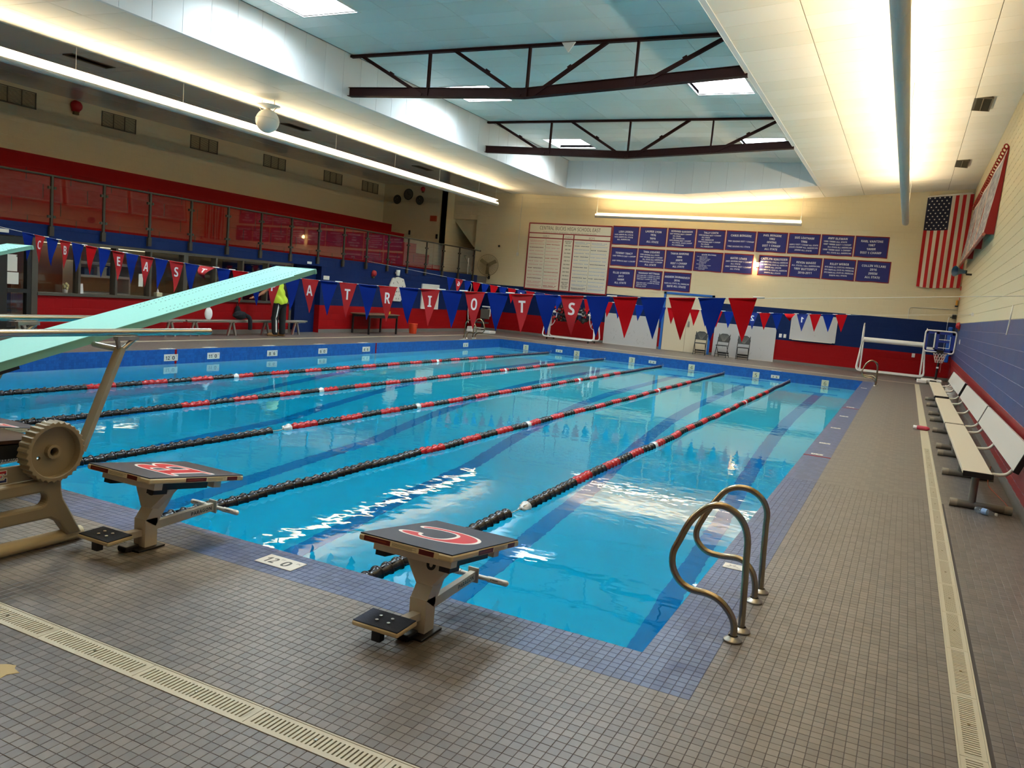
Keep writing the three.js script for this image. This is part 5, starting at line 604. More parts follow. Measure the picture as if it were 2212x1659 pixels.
// lit wall lamp between the banners
{ const t = thing('wall_lamp', 'small glowing wall lamp between the navy banners', 'lamp', [-4.37, 3.58, ZB]); part('back_plate', rbox(0.1, 0.16, 0.03, 0.008, 0, 0, 0.015), M.black, t); part('hood', box(0.13, 0.015, 0.12, 0, 0.13, 0.06), M.black, t); part('bulb', new THREE.SphereGeometry(0.055, 16, 12).scale(1, 1.6, 1).translate(0, 0.02, 0.1), glow(new THREE.Color(1, 0.66, 0.22), 14, '#fff2d0'), t); const l = new THREE.PointLight(new THREE.Color(1, 0.62, 0.25), 3); l.position.set(-4.37, 3.6, ZB + 0.1); l.shadow.radius = 2.5; scene.add(l); }
// drum fan in the left corner of the back wall
{ const t = thing('wall_fan', 'round wire guarded wall fan in the left corner of the beige back wall', 'fan', [-15.85, 2.86, ZB + 0.22]), g = []; t.rotation.y = 0.25; for (let i = 0; i < 7; i++) { const r = 0.06 + i * 0.065; g.push(new THREE.TorusGeometry(r, 0.004, 4, 40).translate(0, 0, 0.09 * Math.cos((r / 0.46) * 1.5))); } for (let i = 0; i < 24; i++) { const a = (i / 24) * 6.283; g.push(rod([0.05 * Math.cos(a), 0.05 * Math.sin(a), 0.09], [0.46 * Math.cos(a), 0.46 * Math.sin(a), 0.0], 0.003, 4)); } g.push(new THREE.TorusGeometry(0.46, 0.012, 6, 48)); part('guard', g, mat('#8b7d5c', 0.5), t); const b = []; for (let i = 0; i < 3; i++) b.push(box(0.36, 0.16, 0.008).rotateX(0.4).translate(0.23, 0, 0).rotateZ(i * 2.094 + 0.5)); part('blade', b, mat('#7a6a48', 0.5), t); part('motor', cyl(0.09, 0.1, 0.2, 20).rotateX(Math.PI / 2).translate(0, 0, -0.08), mat('#5c4c30', 0.5), t); part('wall_bracket', [bar([0, -0.05, -0.1], [0.06, -0.62, -0.12], 0.04, 0.03), bar([0.06, -0.62, -0.12], [-0.06, -0.5, -0.1], 0.02, 0.02), box(0.1, 0.2, 0.03, 0.04, -0.5, -0.2)], M.dark, t); }
solo('surface_conduit', [rod([-14.55, 3.5, ZB + 0.012], [-14.55, 5.9, ZB + 0.012], 0.01, 6), rbox(0.1, 0.14, 0.05, 0.01, -14.55, 3.43, ZB + 0.02)], M.lightGrey, 'thin pale conduit with a small box on the beige wall left of the record board', 'conduit');
solo('wall_hook', [new THREE.SphereGeometry(0.05, 10, 8), rod([0, 0.0, 0], [0, 0, -0.1], 0.02, 6)], M.dark, 'small dark hook on the beige back wall above the fan', 'hook', [-15.45, 3.72, ZB + 0.08]);
// folding chairs
function foldingChair(label, x, z, turn) { const t = thing('folding_chair', label, 'chair', [x, 0, z], turn, 'folding chairs before the back wall'); for (const s of [-0.22, 0.22]) { part('frame_tube', [bentTube([[s, 0, 0.2], [s, 0.42, 0.02], [s * 0.95, 0.88, -0.14]], 0.1, 0.013, 8)], M.black, t); part('rear_leg', rod([s * 0.9, 0.44, 0.12], [s * 0.9, 0, -0.26], 0.012, 8), M.black, t); }
  part('seat', rbox(0.4, 0.03, 0.38, 0.012, 0, 0.45, 0.06), M.black, t); const fan = [[-0.21, 0], [0.21, 0], [0.235, 0.15], [0.19, 0.26], [0.09, 0.32], [-0.09, 0.32], [-0.19, 0.26], [-0.235, 0.15]]; part('backrest', extr(fan, 0.02, 0.004).rotateX(-0.2).translate(0, 0.58, -0.07), mat('#22211d', 0.4), t); const ribs = []; for (let i = -3; i <= 3; i++) ribs.push(bar([i * 0.012, 0.03, 0.018], [i * 0.058, 0.27, 0.018], 0.008, 0.01)); part('back_rib', ribs.map((q) => q.rotateX(-0.2).translate(0, 0.58, -0.07)), mat('#6a675c', 0.35), t); part('crossbar', [rod([-0.22, 0.12, 0.15], [0.22, 0.12, 0.15], 0.01, 6), box(0.42, 0.06, 0.012, 0, 0.16, -0.19), box(0.42, 0.03, 0.012, 0, 0.07, -0.24)], M.black, t); return t; }
foldingChair('black fan backed folding chair, leftmost, in front of the double door', -6.05, -27.1, 0.1); foldingChair('black fan backed folding chair, middle one, before the white panel', -5.2, -27.1, -0.1); foldingChair('black fan backed folding chair, rightmost, before the white panel', -4.42, -27.05, 0.12);
// reels: white tube frame on castors, hub wheels
function reel(name, label, x, z, W, H, floats) { const t = thing(name, label, 'reel', [x, 0, z]), w = W / 2; for (const s of [-1, 1]) { part('base_tube', bentTube([[-w, H, s * 0.12], [-w - 0.03, 0.9 * H, s * 0.22], [-w - 0.12, 0.12, s * 0.36], [w + 0.12, 0.12, s * 0.36], [w + 0.03, 0.9 * H, s * 0.22], [w, H, s * 0.12]], 0.16, 0.026, 10), M.white, t); for (const q of [-1, 1]) part('castor', [cyl(0.045, 0.045, 0.03, 14).rotateZ(Math.PI / 2).translate(q * (w - 0.1), 0.045, s * 0.36), box(0.02, 0.06, 0.02, q * (w - 0.1), 0.09, s * 0.36)], M.dark, t);
    const wh = [new THREE.TorusGeometry(0.56, 0.016, 6, 40).rotateY(Math.PI / 2)]; for (let i = 0; i < 8; i++) { const a = (i / 8) * 6.283 + 0.2; wh.push(rod([0, 0.05 * Math.cos(a), 0.05 * Math.sin(a)], [0, 0.56 * Math.cos(a), 0.56 * Math.sin(a)], 0.009, 6)); } part('end_wheel', wh, M.white, t, [s * (w - (floats ? 0.06 : -0.03)), H, 0]); part('upright', bar([s * w, 0.12, 0], [s * w, H, 0], 0.05, 0.05), M.white, t); }
  part('spool', rod([-w, H, 0], [w, H, 0], floats ? 0.04 : 0.085, 16), M.white, t);
  if (floats) { const im = new THREE.InstancedMesh(floatShape, M.tileWhite, 150), c = new THREE.Color(), m = new THREE.Matrix4(); for (let i = 0; i < 150; i++) { const a = rnd() * 6.283, r = 0.1 + 0.26 * Math.sqrt(rnd()), q = new THREE.Quaternion().setFromEuler(new THREE.Euler(rnd() * 3, rnd() * 3, rnd() * 3)); m.compose(V((rnd() - 0.5) * (W - 0.5), H - 0.02 + r * Math.cos(a) * 0.85, r * Math.sin(a)), q, V(1, 1, 1)); im.setMatrixAt(i, m); const k = rnd(); im.setColorAt(i, c.set(k < 0.16 ? '#a80a14' : k < 0.24 ? '#c9c5bc' : '#07080d')); } im.name = 'wound_floats'; im.userData.kind = 'stuff'; t.add(im); }
  return t; }
reel('rope_reel', 'white tube reel wound with black lane rope floats before the record board', -11.15, -26.4, 2.0, 1.12, true); reel('rope_reel', 'empty white tube reel with a thick bare spool near the right corner', 0.64, -26.75, 1.9, 1.2, false);
// basketball hoop for the pool
{ const t = thing('pool_hoop', 'poolside basketball hoop with blue backboard in the far right corner', 'basketball hoop', [2.02, 0, -25.2]); part('base', [rbox(0.62, 0.16, 0.5, 0.05, -0.1, 0.08, -0.15), rbox(0.3, 0.12, 0.3, 0.03, -0.38, 0.07, 0.1)], M.white, t); part('base_weight', rbox(0.2, 0.12, 0.2, 0.02, -0.06, 0.07, 0.15), M.black, t); part('pole', rod([-0.0, 0.1, 0.0], [0.03, 0.98, 0.0], 0.035, 12), M.black, t); part('label_sticker', box(0.07, 0.05, 0.004, 0.01, 0.55, 0.036), M.white, t);
  part('backboard_frame', bentTube([[0.0, 1.72, 0.02], [-0.46, 1.72, 0.02], [-0.46, 1.05, 0.02], [0.4, 1.02, 0.02], [0.42, 1.72, 0.02], [0, 1.72, 0.02]], 0.09, 0.026, 10), M.white, t); const bl = mat('#1a2f86', 0.4); part('backboard', [span(-0.44, -0.38, 1.07, 1.7, 0.0, 0.03), span(-0.14, -0.06, 1.07, 1.7, 0, 0.03), span(0.3, 0.4, 1.06, 1.7, 0, 0.03), span(-0.44, 0.4, 1.62, 1.7, 0, 0.03), span(-0.44, 0.4, 1.05, 1.13, 0, 0.03), span(-0.06, 0.3, 1.36, 1.42, 0, 0.03)], bl, t); part('clear_panel', span(-0.44, 0.4, 1.06, 1.7, 0.012, 0.018), M.glass, t); part('target_line', [span(-0.06, 0.27, 1.18, 1.2, 0.03, 0.034), span(0.25, 0.27, 1.18, 1.56, 0.03, 0.034), span(-0.06, 0.27, 1.44, 1.46, 0.03, 0.034), span(-0.2, -0.16, 1.12, 1.66, 0.03, 0.036), span(-0.38, -0.16, 1.1, 1.18, 0.03, 0.036)], M.white, t);
  part('rim', [new THREE.TorusGeometry(0.21, 0.012, 8, 28).rotateX(Math.PI / 2).translate(0.02, 1.03, 0.26), box(0.2, 0.12, 0.05, 0.02, 1.06, 0.05)], M.black, t); const nt = []; for (let i = 0; i < 12; i++) for (const s of [-1, 1]) { const a = (i / 12) * 6.283, b = a + s * 0.9; nt.push(tube([[0.02 + 0.2 * Math.cos(a), 1.03, 0.26 + 0.2 * Math.sin(a)], [0.02 + 0.15 * Math.cos((a + b) / 2), 0.88, 0.26 + 0.15 * Math.sin((a + b) / 2)], [0.02 + 0.11 * Math.cos(b), 0.72, 0.26 + 0.11 * Math.sin(b)]], 0.006, 6, 4)); } part('net', nt, mat('#d8c2b8', 0.8), t).userData.kind = 'stuff'; }
solo('empty_net_line', [rod([2.2, 0.3, -27.4], [2.22, 2.02, -27.5], 0.006, 6), rod([2.22, 2.02, -27.5], [2.24, 2.22, -27.5], 0.014, 6)], M.cord, 'white cord hanging from the corner behind the basketball hoop', 'cord');
solo('white_conduit', bentTube([[0.98, 2.04, ZB + 0.015], [0.98, 2.46, ZB + 0.015], [2.48, 2.5, ZB + 0.015]], 0.1, 0.01, 6), M.lightGrey, 'thin conduit bending along the back wall below the flag', 'conduit');
solo('corner_bracket', [box(0.12, 0.16, 0.08), rod([0, 0, 0], [-0.12, -0.04, 0.02], 0.015, 6)], M.dark, 'small dark bracket in the corner below the flag', 'bracket', [2.4, 2.25, ZB + 0.06]);
{ const t = thing('yellow_lamp', 'dim yellow light cover in the corner below the flag', 'lamp', [2.42, 2.72, ZB + 0.06]); part('cover', rbox(0.07, 0.2, 0.08, 0.02), mat('#d49a35', 0.5), t); part('base', rbox(0.09, 0.05, 0.1, 0.01, 0, -0.11, 0), M.dark, t); }
{ const t = thing('alarm_pull', 'red alarm box with hanging tag beside the flag bottom corner', 'alarm', [2.5, 3.22, ZB + 0.22]); part('box', rbox(0.1, 0.14, 0.1, 0.015), M.red, t); part('cord', rod([0, -0.05, 0.02], [0.0, -0.34, 0.02], 0.006, 6), M.dark, t); part('tag', rbox(0.07, 0.1, 0.03, 0.01, 0, -0.36, 0.02), M.orange, t); }

// ================================================================ RIGHT WALL AND DECK
// three big banners whose lower hem stands off the wall
M.bigCloth = mat('#ffffff', 0.85, { map: canvas(512, 320, (g, w, h) => { g.fillStyle = '#8f1a20'; g.fillRect(0, 0, w, h); g.fillStyle = '#cfc3bb'; g.fillRect(8, 8, w - 16, h - 16); g.fillStyle = '#8f8a90'; g.fillRect(22, 20, w - 44, h - 40); for (let i = 0; i < 9; i++) for (let x = 36; x < w - 60;) { const l = 14 + rnd() * 40; g.fillStyle = rnd() < 0.5 ? '#77727d' : '#a8a3a6'; g.fillRect(x, 34 + i * 29, l, 13); x += l + 8; } }) });
[[-16.1, -19.62, 'nearest the camera'], [-19.7, -22.95, 'middle one'], [-23.03, -26.4, 'nearest the flag']].forEach(([z0, z1, w]) => {
  const t = thing('wall_banner', `wide grey banner with red border high on the right wall, ${w}`, 'banner', [0, 0, 0], 0, 'wide banners on the right wall'), L = z0 - z1;
  part('cloth', grid(24, 12, (u, v) => { const z = z0 - u * L, y = 3.88 + v * 1.84, x = wallX(y, z) - 0.03 - 0.17 * (1 - v) - 0.012 * Math.sin(u * 19) * (1 - v) - 0.01 * Math.sin(u * 7 + v * 9); return [x, y, z]; }), M.bigCloth, t);
  part('hem_pole', rod([wallX(3.88, z0) - 0.2, 3.88, z0], [wallX(3.88, z1) - 0.2, 3.88, z1], 0.035, 10), mat('#b06a5c', 0.6), t); part('side_return', [grid(2, 4, (u, v) => { const y = 3.88 + v * 1.84; return [wallX(y, z0) - 0.03 - 0.17 * (1 - v) * (1 - u) + 0.02 * u, y, z0]; })], mat('#8f1a20', 0.8), t);
  const loops = []; for (let i = 0; i < 9; i++) { const z = z0 - ((i + 0.5) * L) / 9; loops.push(new THREE.TorusGeometry(0.05, 0.016, 5, 12).rotateY(0.6).translate(wallX(5.75, z) - 0.06, 5.75, z)); } part('fringe_loop', loops, mat('#a03228', 0.7), t);
});
{ const t = thing('horn_speaker', 'blue horn loudspeaker on the right wall under the wide banners', 'speaker', [2.2, 3.36, -20.9]); part('horn', lathe([[0.03, 0], [0.04, 0.08], [0.07, 0.16], [0.15, 0.28], [0.16, 0.28], [0.08, 0.15], [0.05, 0.0]], 20).rotateZ(Math.PI / 2).rotateY(0.5).scale(1, 0.9, 1), mat('#274a68', 0.5), t); part('driver', cyl(0.05, 0.05, 0.1, 14).rotateZ(Math.PI / 2), M.dark, t); part('bracket', box(0.14, 0.05, 0.04, 0.1, -0.06, 0), M.dark, t); }
bell('red alarm horn on the blue right wall near the far corner', [wallX(1.9, -24.2) - 0.0, 1.93, -24.2], -Math.PI / 2);
{ const t = thing('rescue_board', 'bright blue rescue board hung edge-on on the right wall by the corner', 'rescue board', [2.31, 1.28, -26.9]); part('board', rbox(0.13, 1.2, 0.46, 0.04), mat('#0f55b4', 0.4), t); part('strap', [rbox(0.135, 0.05, 0.465, 0.01, 0, 0.35, 0), rbox(0.135, 0.05, 0.465, 0.01, 0, -0.35, 0)], mat('#2a6fc4', 0.5), t); part('hanger', box(0.1, 0.06, 0.1, 0.09, 0.5, 0), M.dark, t); }
{ const t = thing('wall_socket', 'small white plate on the blue right wall by the rescue board', 'socket', [wallX(1.5, -23.0) - 0.008, 1.46, -23.0]); part('plate', rbox(0.015, 0.14, 0.1, 0.005), M.white, t); part('outlet', rbox(0.01, 0.06, 0.04, 0.004, -0.009, 0, 0), M.lightGrey, t); }
// benches
M.seatPlank = mat('#cbbfa6', 0.4); M.backPlank = mat('#c2beb4', 0.4); M.benchTube = mat('#79756c', 0.4, { metalness: 0.5 });
function bench(label, z0, z1, feet, caps) { const t = thing('bench', label, 'bench', [0, 0, (z0 + z1) / 2], 0, 'backed benches on the right deck'), zc = (z0 + z1) / 2, L = z0 - z1, x = 1.8;
  const plank = (w) => [rbox(w, 0.04, L, 0.006), box(w * 0.9, 0.01, L, 0, -0.02, 0)]; part('seat', plank(0.25), M.seatPlank, t, [x + 0.005, 0.43, 0]); const bk = part('backrest', plank(0.27), M.backPlank, t, [2.155, 0.63, 0]); bk.rotation.z = 1.22;
  if (caps) for (const s of [1, -1]) { part('end_cap', rbox(0.262, 0.055, 0.02, 0.006, x + 0.005, 0.428, s * L / 2), M.black, t); const e = part('end_cap', rbox(0.28, 0.055, 0.02, 0.006), M.black, t, [2.155, 0.63, s * L / 2]); e.rotation.z = 1.22; }
  for (const f of feet) { const z = f - zc; part('foot', [rod([1.635, 0.042, z], [2.17, 0.042, z], 0.04, 14)], M.benchTube, t); part('foot_cap', [rod([1.63, 0.042, z], [1.7, 0.042, z], 0.043, 14), rod([2.12, 0.042, z], [2.19, 0.042, z], 0.043, 14)], mat('#8d8575', 0.5), t); part('leg', rod([1.83, 0.05, z], [1.83, 0.41, z], 0.036, 14), M.benchTube, t); part('bracket', [tube([[1.88, 0.39, z], [2.0, 0.385, z], [2.1, 0.41, z], [2.165, 0.52, z], [2.205, 0.66, z]], 0.018, 16, 8), box(0.22, 0.02, 0.06, 1.82, 0.4, z)], M.whiteMetal, t); } }
bench('backed bench with black end caps on the right deck, nearest the camera', -4.92, -9.25, [-5.4, -7.35, -9.0], true); bench('backed bench on the right deck, middle one', -9.4, -13.85, [-9.75, -11.8, -13.6], false); bench('backed bench with black end caps on the right deck, farthest, by the hoop', -14.3, -18.9, [-14.85, -16.85, -18.6], true);
// small things on the right deck
M.clear = mat('#e8f0f6', 0.05, { physical: true, transmission: 0.9, thickness: 0, ior: 1.45 });
{ const t = thing('water_bottle', 'clear plastic water bottle lying on the deck by the nearest bench foot', 'bottle', [1.86, 0.033, -5.25], -0.55); part('body', lathe([[0, 0], [0.028, 0], [0.032, 0.02], [0.031, 0.05], [0.029, 0.055], [0.031, 0.06], [0.031, 0.12], [0.024, 0.15], [0.012, 0.18], [0.012, 0.195], [0, 0.195]], 18).rotateZ(-Math.PI / 2), M.clear, t); part('cap', cyl(0.014, 0.014, 0.02, 14).rotateZ(Math.PI / 2).translate(0.2, 0, 0), M.white, t); part('label_wrap', cyl(0.0318, 0.0318, 0.05, 18, 0, 0, 0).rotateZ(Math.PI / 2).translate(0.09, 0, 0), mat('#8fb0d6', 0.4), t); }
{ const t = thing('drink_bottle', 'pink and white drink bottle lying across the drain by the middle bench', 'bottle', [1.34, 0.04, -11.85], -0.15); part('body', lathe([[0, 0], [0.036, 0], [0.038, 0.02], [0.038, 0.16], [0.02, 0.2], [0, 0.2]], 16).rotateZ(-Math.PI / 2).translate(0.05, 0, 0), mat('#b4344a', 0.4), t); part('cap', lathe([[0, 0], [0.03, 0], [0.032, 0.06], [0, 0.06]], 14).rotateZ(Math.PI / 2).translate(0.05, 0, 0), M.white, t); }
solo('orange_cable', tube([[2.13, 0.2, -7.25], [2.12, 0.02, -7.2], [2.11, 0.008, -6.9], [2.15, 0.008, -6.4], [2.19, 0.008, -5.95], [2.2, 0.01, -5.5]], 0.006, 40, 6), mat('#8a3a14', 0.6), 'orange brown cable trailing behind the nearest bench along the wall base', 'cable');
bucket('stacked white bucket with a pink label behind the farthest bench, in front', [2.2, 0, -18.0], M.white, 0.14, 0.36); bucket('white bucket behind the farthest bench, nearer the hoop', [2.22, 0, -19.6], M.stoneWhite, 0.14, 0.36);
solo('red_label', grid(8, 2, (u, v) => { const a = Math.PI * 0.8 + u * 0.9; return [2.2 + 0.139 * Math.cos(a), 0.12 + v * 0.12, -18.0 + 0.139 * Math.sin(a) + 0.004]; }), mat('#b8606a', 0.6), 'pink label stuck on the front white bucket behind the farthest bench', 'label');
{ const s = new THREE.Shape(); [[0, 0.02], [0.04, 0], [0.09, 0.012], [0.13, 0.0], [0.115, 0.05], [0.14, 0.09], [0.09, 0.1], [0.07, 0.12], [0.03, 0.105], [0.0, 0.08]].forEach(([a, b], i) => (i ? s.lineTo(a, b) : s.moveTo(a, b))); solo('putty_patch', new THREE.ExtrudeGeometry(s, { depth: 0.002, bevelEnabled: true, bevelSize: 0.001, bevelThickness: 0.001, bevelSegments: 1 }).rotateX(-Math.PI / 2), mat('#b39a66', 0.7), 'tan putty patch over the grey tiles at the left frame edge', 'patch', [-2.33, -0.001, 1.97]); }

// ================================================================ THE PERSON BY THE OFFICE WINDOW
function surfaceNet(sdf, lo, hi, cell) {                     // naive surface nets over a signed distance
  const n = [0, 1, 2].map((k) => Math.ceil((hi[k] - lo[k]) / cell) + 1), at = (i, j, k) => i + n[0] * (j + n[1] * k), F = new Float32Array(n[0] * n[1] * n[2]), id = new Int32Array(F.length).fill(-1), pos = [], idx = [];
  for (let k = 0; k < n[2]; k++) for (let j = 0; j < n[1]; j++) for (let i = 0; i < n[0]; i++) F[at(i, j, k)] = sdf(lo[0] + i * cell, lo[1] + j * cell, lo[2] + k * cell);
  const E = []; for (let a = 0; a < 8; a++) for (const b of [1, 2, 4]) if (!(a & b)) E.push([a, a | b]);
  for (let k = 0; k < n[2] - 1; k++) for (let j = 0; j < n[1] - 1; j++) for (let i = 0; i < n[0] - 1; i++) {
    const v = []; let m = 0; for (let c = 0; c < 8; c++) { v[c] = F[at(i + (c & 1), j + ((c >> 1) & 1), k + (c >> 2))]; if (v[c] < 0) m |= 1 << c; } if (m === 0 || m === 255) continue;
    let x = 0, y = 0, z = 0, q = 0; for (const [a, b] of E) if (v[a] < 0 !== v[b] < 0) { const t = v[a] / (v[a] - v[b]), P = (c, s) => (c >> s) & 1; x += P(a, 0) + t * (P(b, 0) - P(a, 0)); y += P(a, 1) + t * (P(b, 1) - P(a, 1)); z += P(a, 2) + t * (P(b, 2) - P(a, 2)); q++; }
    id[at(i, j, k)] = pos.length / 3; pos.push(lo[0] + (i + x / q) * cell, lo[1] + (j + y / q) * cell, lo[2] + (k + z / q) * cell);
  }
  const quad = (a, b, c, d, flip) => { if (a < 0 || b < 0 || c < 0 || d < 0) return; flip ? idx.push(a, c, b, a, d, c) : idx.push(a, b, c, a, c, d); };
  for (let k = 1; k < n[2] - 1; k++) for (let j = 1; j < n[1] - 1; j++) for (let i = 1; i < n[0] - 1; i++) { const f = F[at(i, j, k)] < 0; if (f !== F[at(i + 1, j, k)] < 0) quad(id[at(i, j - 1, k - 1)], id[at(i, j, k - 1)], id[at(i, j, k)], id[at(i, j - 1, k)], !f); if (f !== F[at(i, j + 1, k)] < 0) quad(id[at(i - 1, j, k - 1)], id[at(i - 1, j, k)], id[at(i, j, k)], id[at(i, j, k - 1)], !f); if (f !== F[at(i, j, k + 1)] < 0) quad(id[at(i - 1, j - 1, k)], id[at(i, j - 1, k)], id[at(i, j, k)], id[at(i - 1, j, k)], !f); }
  const g = new THREE.BufferGeometry(); g.setAttribute('position', new THREE.Float32BufferAttribute(pos, 3)); g.setIndex(idx); g.computeVertexNormals(); return g;
}
const smin = (a, b, k) => { const h = Math.max(k - Math.abs(a - b), 0) / k; return Math.min(a, b) - h * h * k * 0.25; };
function capsules(list, k) {                                 // tapered capsules [a, b, ra, rb, flatten in z]
  const C = list.map(([a, b, ra, rb]) => ({ a, ra, rb, d: [b[0] - a[0], b[1] - a[1], b[2] - a[2]] })); for (const c of C) c.l = c.d[0] ** 2 + c.d[1] ** 2 + c.d[2] ** 2 || 1e-9;
  return (x, y, z) => { let s = 9; for (const c of C) { const px = x - c.a[0], py = y - c.a[1], pz = z - c.a[2], t = Math.max(0, Math.min(1, (px * c.d[0] + py * c.d[1] + pz * c.d[2]) / c.l)), e = Math.hypot(px - c.d[0] * t, py - c.d[1] * t, pz - c.d[2] * t) - (c.ra + (c.rb - c.ra) * t); s = smin(s, e, k); } return s; };
}
{ // local axes: x = the person's right-to-left across the view (world +z is local -x), the figure faces -x of the world (the window)
  const t = thing('person', 'person in a bright yellow top and striped black pants reaching at the office window', 'person', [-14.62, 0, -13.28], Math.PI / 2);
  // in local space: +x points along world -z (far), +z points along world +x (the pool), y up; the figure faces local -z
  const hipL = [-0.09, 0.93, 0.0], hipR = [0.1, 0.93, 0.02], knL = [-0.13, 0.5, -0.03], knR = [0.14, 0.5, 0.0], anL = [-0.17, 0.09, 0.04], anR = [0.15, 0.09, 0.02];
  const sp = [[0, 0.95, 0], [-0.02, 1.2, -0.03], [-0.05, 1.42, -0.1]], shL = [-0.22, 1.4, -0.12], shR = [0.12, 1.4, -0.06], elL = [-0.45, 1.17, -0.2], wrL = [-0.68, 1.05, -0.26], elR = [0.2, 1.14, -0.08], wrR = [0.17, 0.95, -0.22], neck = [-0.07, 1.52, -0.14], head = [-0.1, 1.64, -0.18];
  const bodyF = capsules([[sp[0], sp[1], 0.13, 0.125], [sp[1], sp[2], 0.125, 0.13], [[-0.13, 1.38, -0.11], [0.05, 1.38, -0.07], 0.09, 0.09], [shL, elL, 0.052, 0.04], [elL, wrL, 0.039, 0.027], [shR, elR, 0.052, 0.04], [elR, wrR, 0.039, 0.027], [sp[2], neck, 0.06, 0.055], [hipL, knL, 0.085, 0.06], [knL, anL, 0.057, 0.04], [hipR, knR, 0.085, 0.06], [knR, anR, 0.057, 0.04], [[-0.07, 0.94, 0], [0.08, 0.94, 0.01], 0.11, 0.11]], 0.05);
  const headF = capsules([[head, [head[0], head[1] + 0.05, head[2] + 0.01], 0.08, 0.085], [[head[0], head[1] - 0.05, head[2] - 0.03], [head[0], head[1] - 0.07, head[2] - 0.045], 0.05, 0.045], [[head[0], head[1] + 0.0, head[2] - 0.085], [head[0], head[1] - 0.02, head[2] - 0.1], 0.012, 0.016], [[head[0] - 0.08, head[1], head[2]], [head[0] - 0.085, head[1] - 0.02, head[2]], 0.016, 0.012], [[head[0] + 0.08, head[1], head[2]], [head[0] + 0.085, head[1] - 0.02, head[2]], 0.016, 0.012]], 0.035);
  const hand = (w, dir, side) => { const [dx, dy, dz] = dir, c = (s, o, u) => [w[0] + dx * s + o * 0.0, w[1] + dy * s + u, w[2] + dz * s + o]; const L = [[w, c(0.075, 0, 0), 0.027, 0.032]]; [[-0.03, 0.068], [-0.01, 0.08], [0.01, 0.076], [0.028, 0.06]].forEach(([o, l]) => L.push([c(0.07, o, 0), c(0.075 + l * 0.55, o * 1.1, -0.004), 0.0095, 0.009], [c(0.075 + l * 0.55, o * 1.1, -0.004), c(0.075 + l, o * 1.1, -0.02), 0.009, 0.0075])); L.push([c(0.02, side * 0.02, 0.006), c(0.055, side * 0.052, 0.012), 0.012, 0.01], [c(0.055, side * 0.052, 0.012), c(0.085, side * 0.058, 0.0), 0.01, 0.008]); return capsules(L, 0.012); };
  const hl = hand(wrL, [-0.95, -0.2, -0.2], 1), hr = hand(wrR, [-0.1, -0.9, -0.3], -1);
  const skin = mat('#8a5a3e', 0.6), main = surfaceNet((x, y, z) => Math.min(bodyF(x, y, z), smin(headF(x, y, z), bodyF(x, y, z), 0.04)), [-0.74, 0.04, -0.36], [0.34, 1.82, 0.2], 0.012);
  const fine = (f, w) => surfaceNet(f, [w[0] - 0.2, w[1] - 0.2, w[2] - 0.14], [w[0] + 0.12, w[1] + 0.1, w[2] + 0.12], 0.004);
  part('body', [main, fine(hl, wrL), fine(hr, wrR)], skin, t);
  const hair = surfaceNet((x, y, z) => Math.max(capsules([[[head[0], head[1] + 0.03, head[2] + 0.02], [head[0], head[1] + 0.06, head[2] + 0.01], 0.092, 0.09]], 0.02)(x, y, z), -(y - head[1] + 0.04 + (z - head[2]) * 1.6)), [head[0] - 0.13, head[1] - 0.1, head[2] - 0.13], [head[0] + 0.13, head[1] + 0.18, head[2] + 0.15], 0.008); part('hair', hair, mat('#2a1d14', 0.8), t);
  const tor = capsules([[sp[0], sp[1], 0.155, 0.15], [sp[1], sp[2], 0.15, 0.15], [[-0.14, 1.4, -0.11], [0.05, 1.4, -0.07], 0.105, 0.105], [[-0.08, 0.99, 0.01], [0.08, 0.99, 0.02], 0.145, 0.145]], 0.06);
  part('shirt', surfaceNet((x, y, z) => Math.max(tor(x, y, z) + 0.006 * Math.sin(x * 40 + y * 22), 0.905 + 0.02 * Math.sin(x * 16) - y, y - 1.5 + 0.3 * Math.abs(x + 0.06) * 0, 0.075 - Math.hypot(x + 0.06, y - 1.53, z + 0.13)), [-0.36, 0.85, -0.34], [0.3, 1.58, 0.24], 0.01), mat('#b9d02c', 0.7), t);
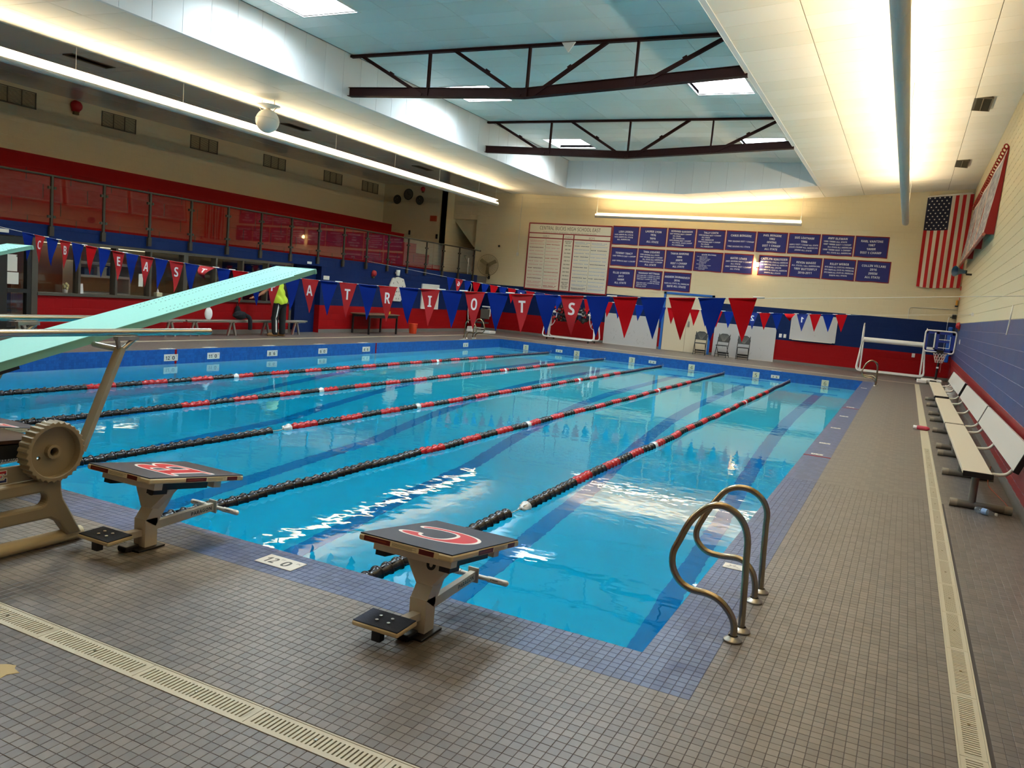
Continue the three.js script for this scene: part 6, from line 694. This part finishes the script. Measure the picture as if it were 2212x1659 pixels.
  const pant = capsules([[hipL, knL, 0.112, 0.09], [knL, [-0.16, 0.1, 0.03], 0.09, 0.083], [hipR, knR, 0.112, 0.09], [knR, [0.15, 0.1, 0.01], 0.09, 0.083], [[-0.07, 0.93, 0], [0.08, 0.93, 0.01], 0.132, 0.132]], 0.04);
  part('track_pants', surfaceNet((x, y, z) => Math.max(pant(x, y, z), y - 0.98, 0.055 - y), [-0.32, 0.02, -0.2], [0.32, 1.05, 0.22], 0.012), mat('#0c0c0f', 0.75), t);
  const stripe = []; for (let i = 0; i < 22; i++) { const y = 0.92 - i * 0.038, k = Math.min(1, Math.max(0, (0.93 - y) / 0.43)), x = y > 0.5 ? hipL[0] + (knL[0] - hipL[0]) * k : knL[0] + (-0.16 - knL[0]) * Math.min(1, (0.5 - y) / 0.4), z = y > 0.5 ? -0.03 * k : -0.03 + 0.06 * Math.min(1, (0.5 - y) / 0.4), r = y > 0.5 ? 0.114 - 0.022 * k : 0.092 - 0.007 * ((0.5 - y) / 0.4); const a = 1.95; stripe.push([x + r * Math.cos(a) * 1.01, y, z + r * Math.sin(a) * 1.01, a]); }
  part('side_stripe', stripe.slice(1).map((q, i) => bar(stripe[i].slice(0, 3), q.slice(0, 3), 0.038, 0.008)), mat('#d9d6d0', 0.7), t);
  for (const [x, z] of [[-0.17, 0.02], [0.15, 0.0]]) { const g = new THREE.SphereGeometry(1, 18, 12).scale(0.048, 0.06, 0.14).translate(0, 0.05, -0.05), p = g.attributes.position; for (let i = 0; i < p.count; i++) if (p.getY(i) < 0.012) p.setY(i, 0.012); g.computeVertexNormals(); const s = part('shoe', g, mat('#8a6233', 0.6), t, [x, 0, z], [0, x < 0 ? 0.8 : 0.3, 0]); part('sole', rbox(0.09, 0.022, 0.27, 0.01, 0, 0.012, -0.05), mat('#5a3d1c', 0.7), s); }
}

scene.traverse((o) => { if (o.isMesh) { o.castShadow = true; o.receiveShadow = true; } if (o.isLight && o.shadow) o.castShadow = true; });
renderer.render(scene, camera);
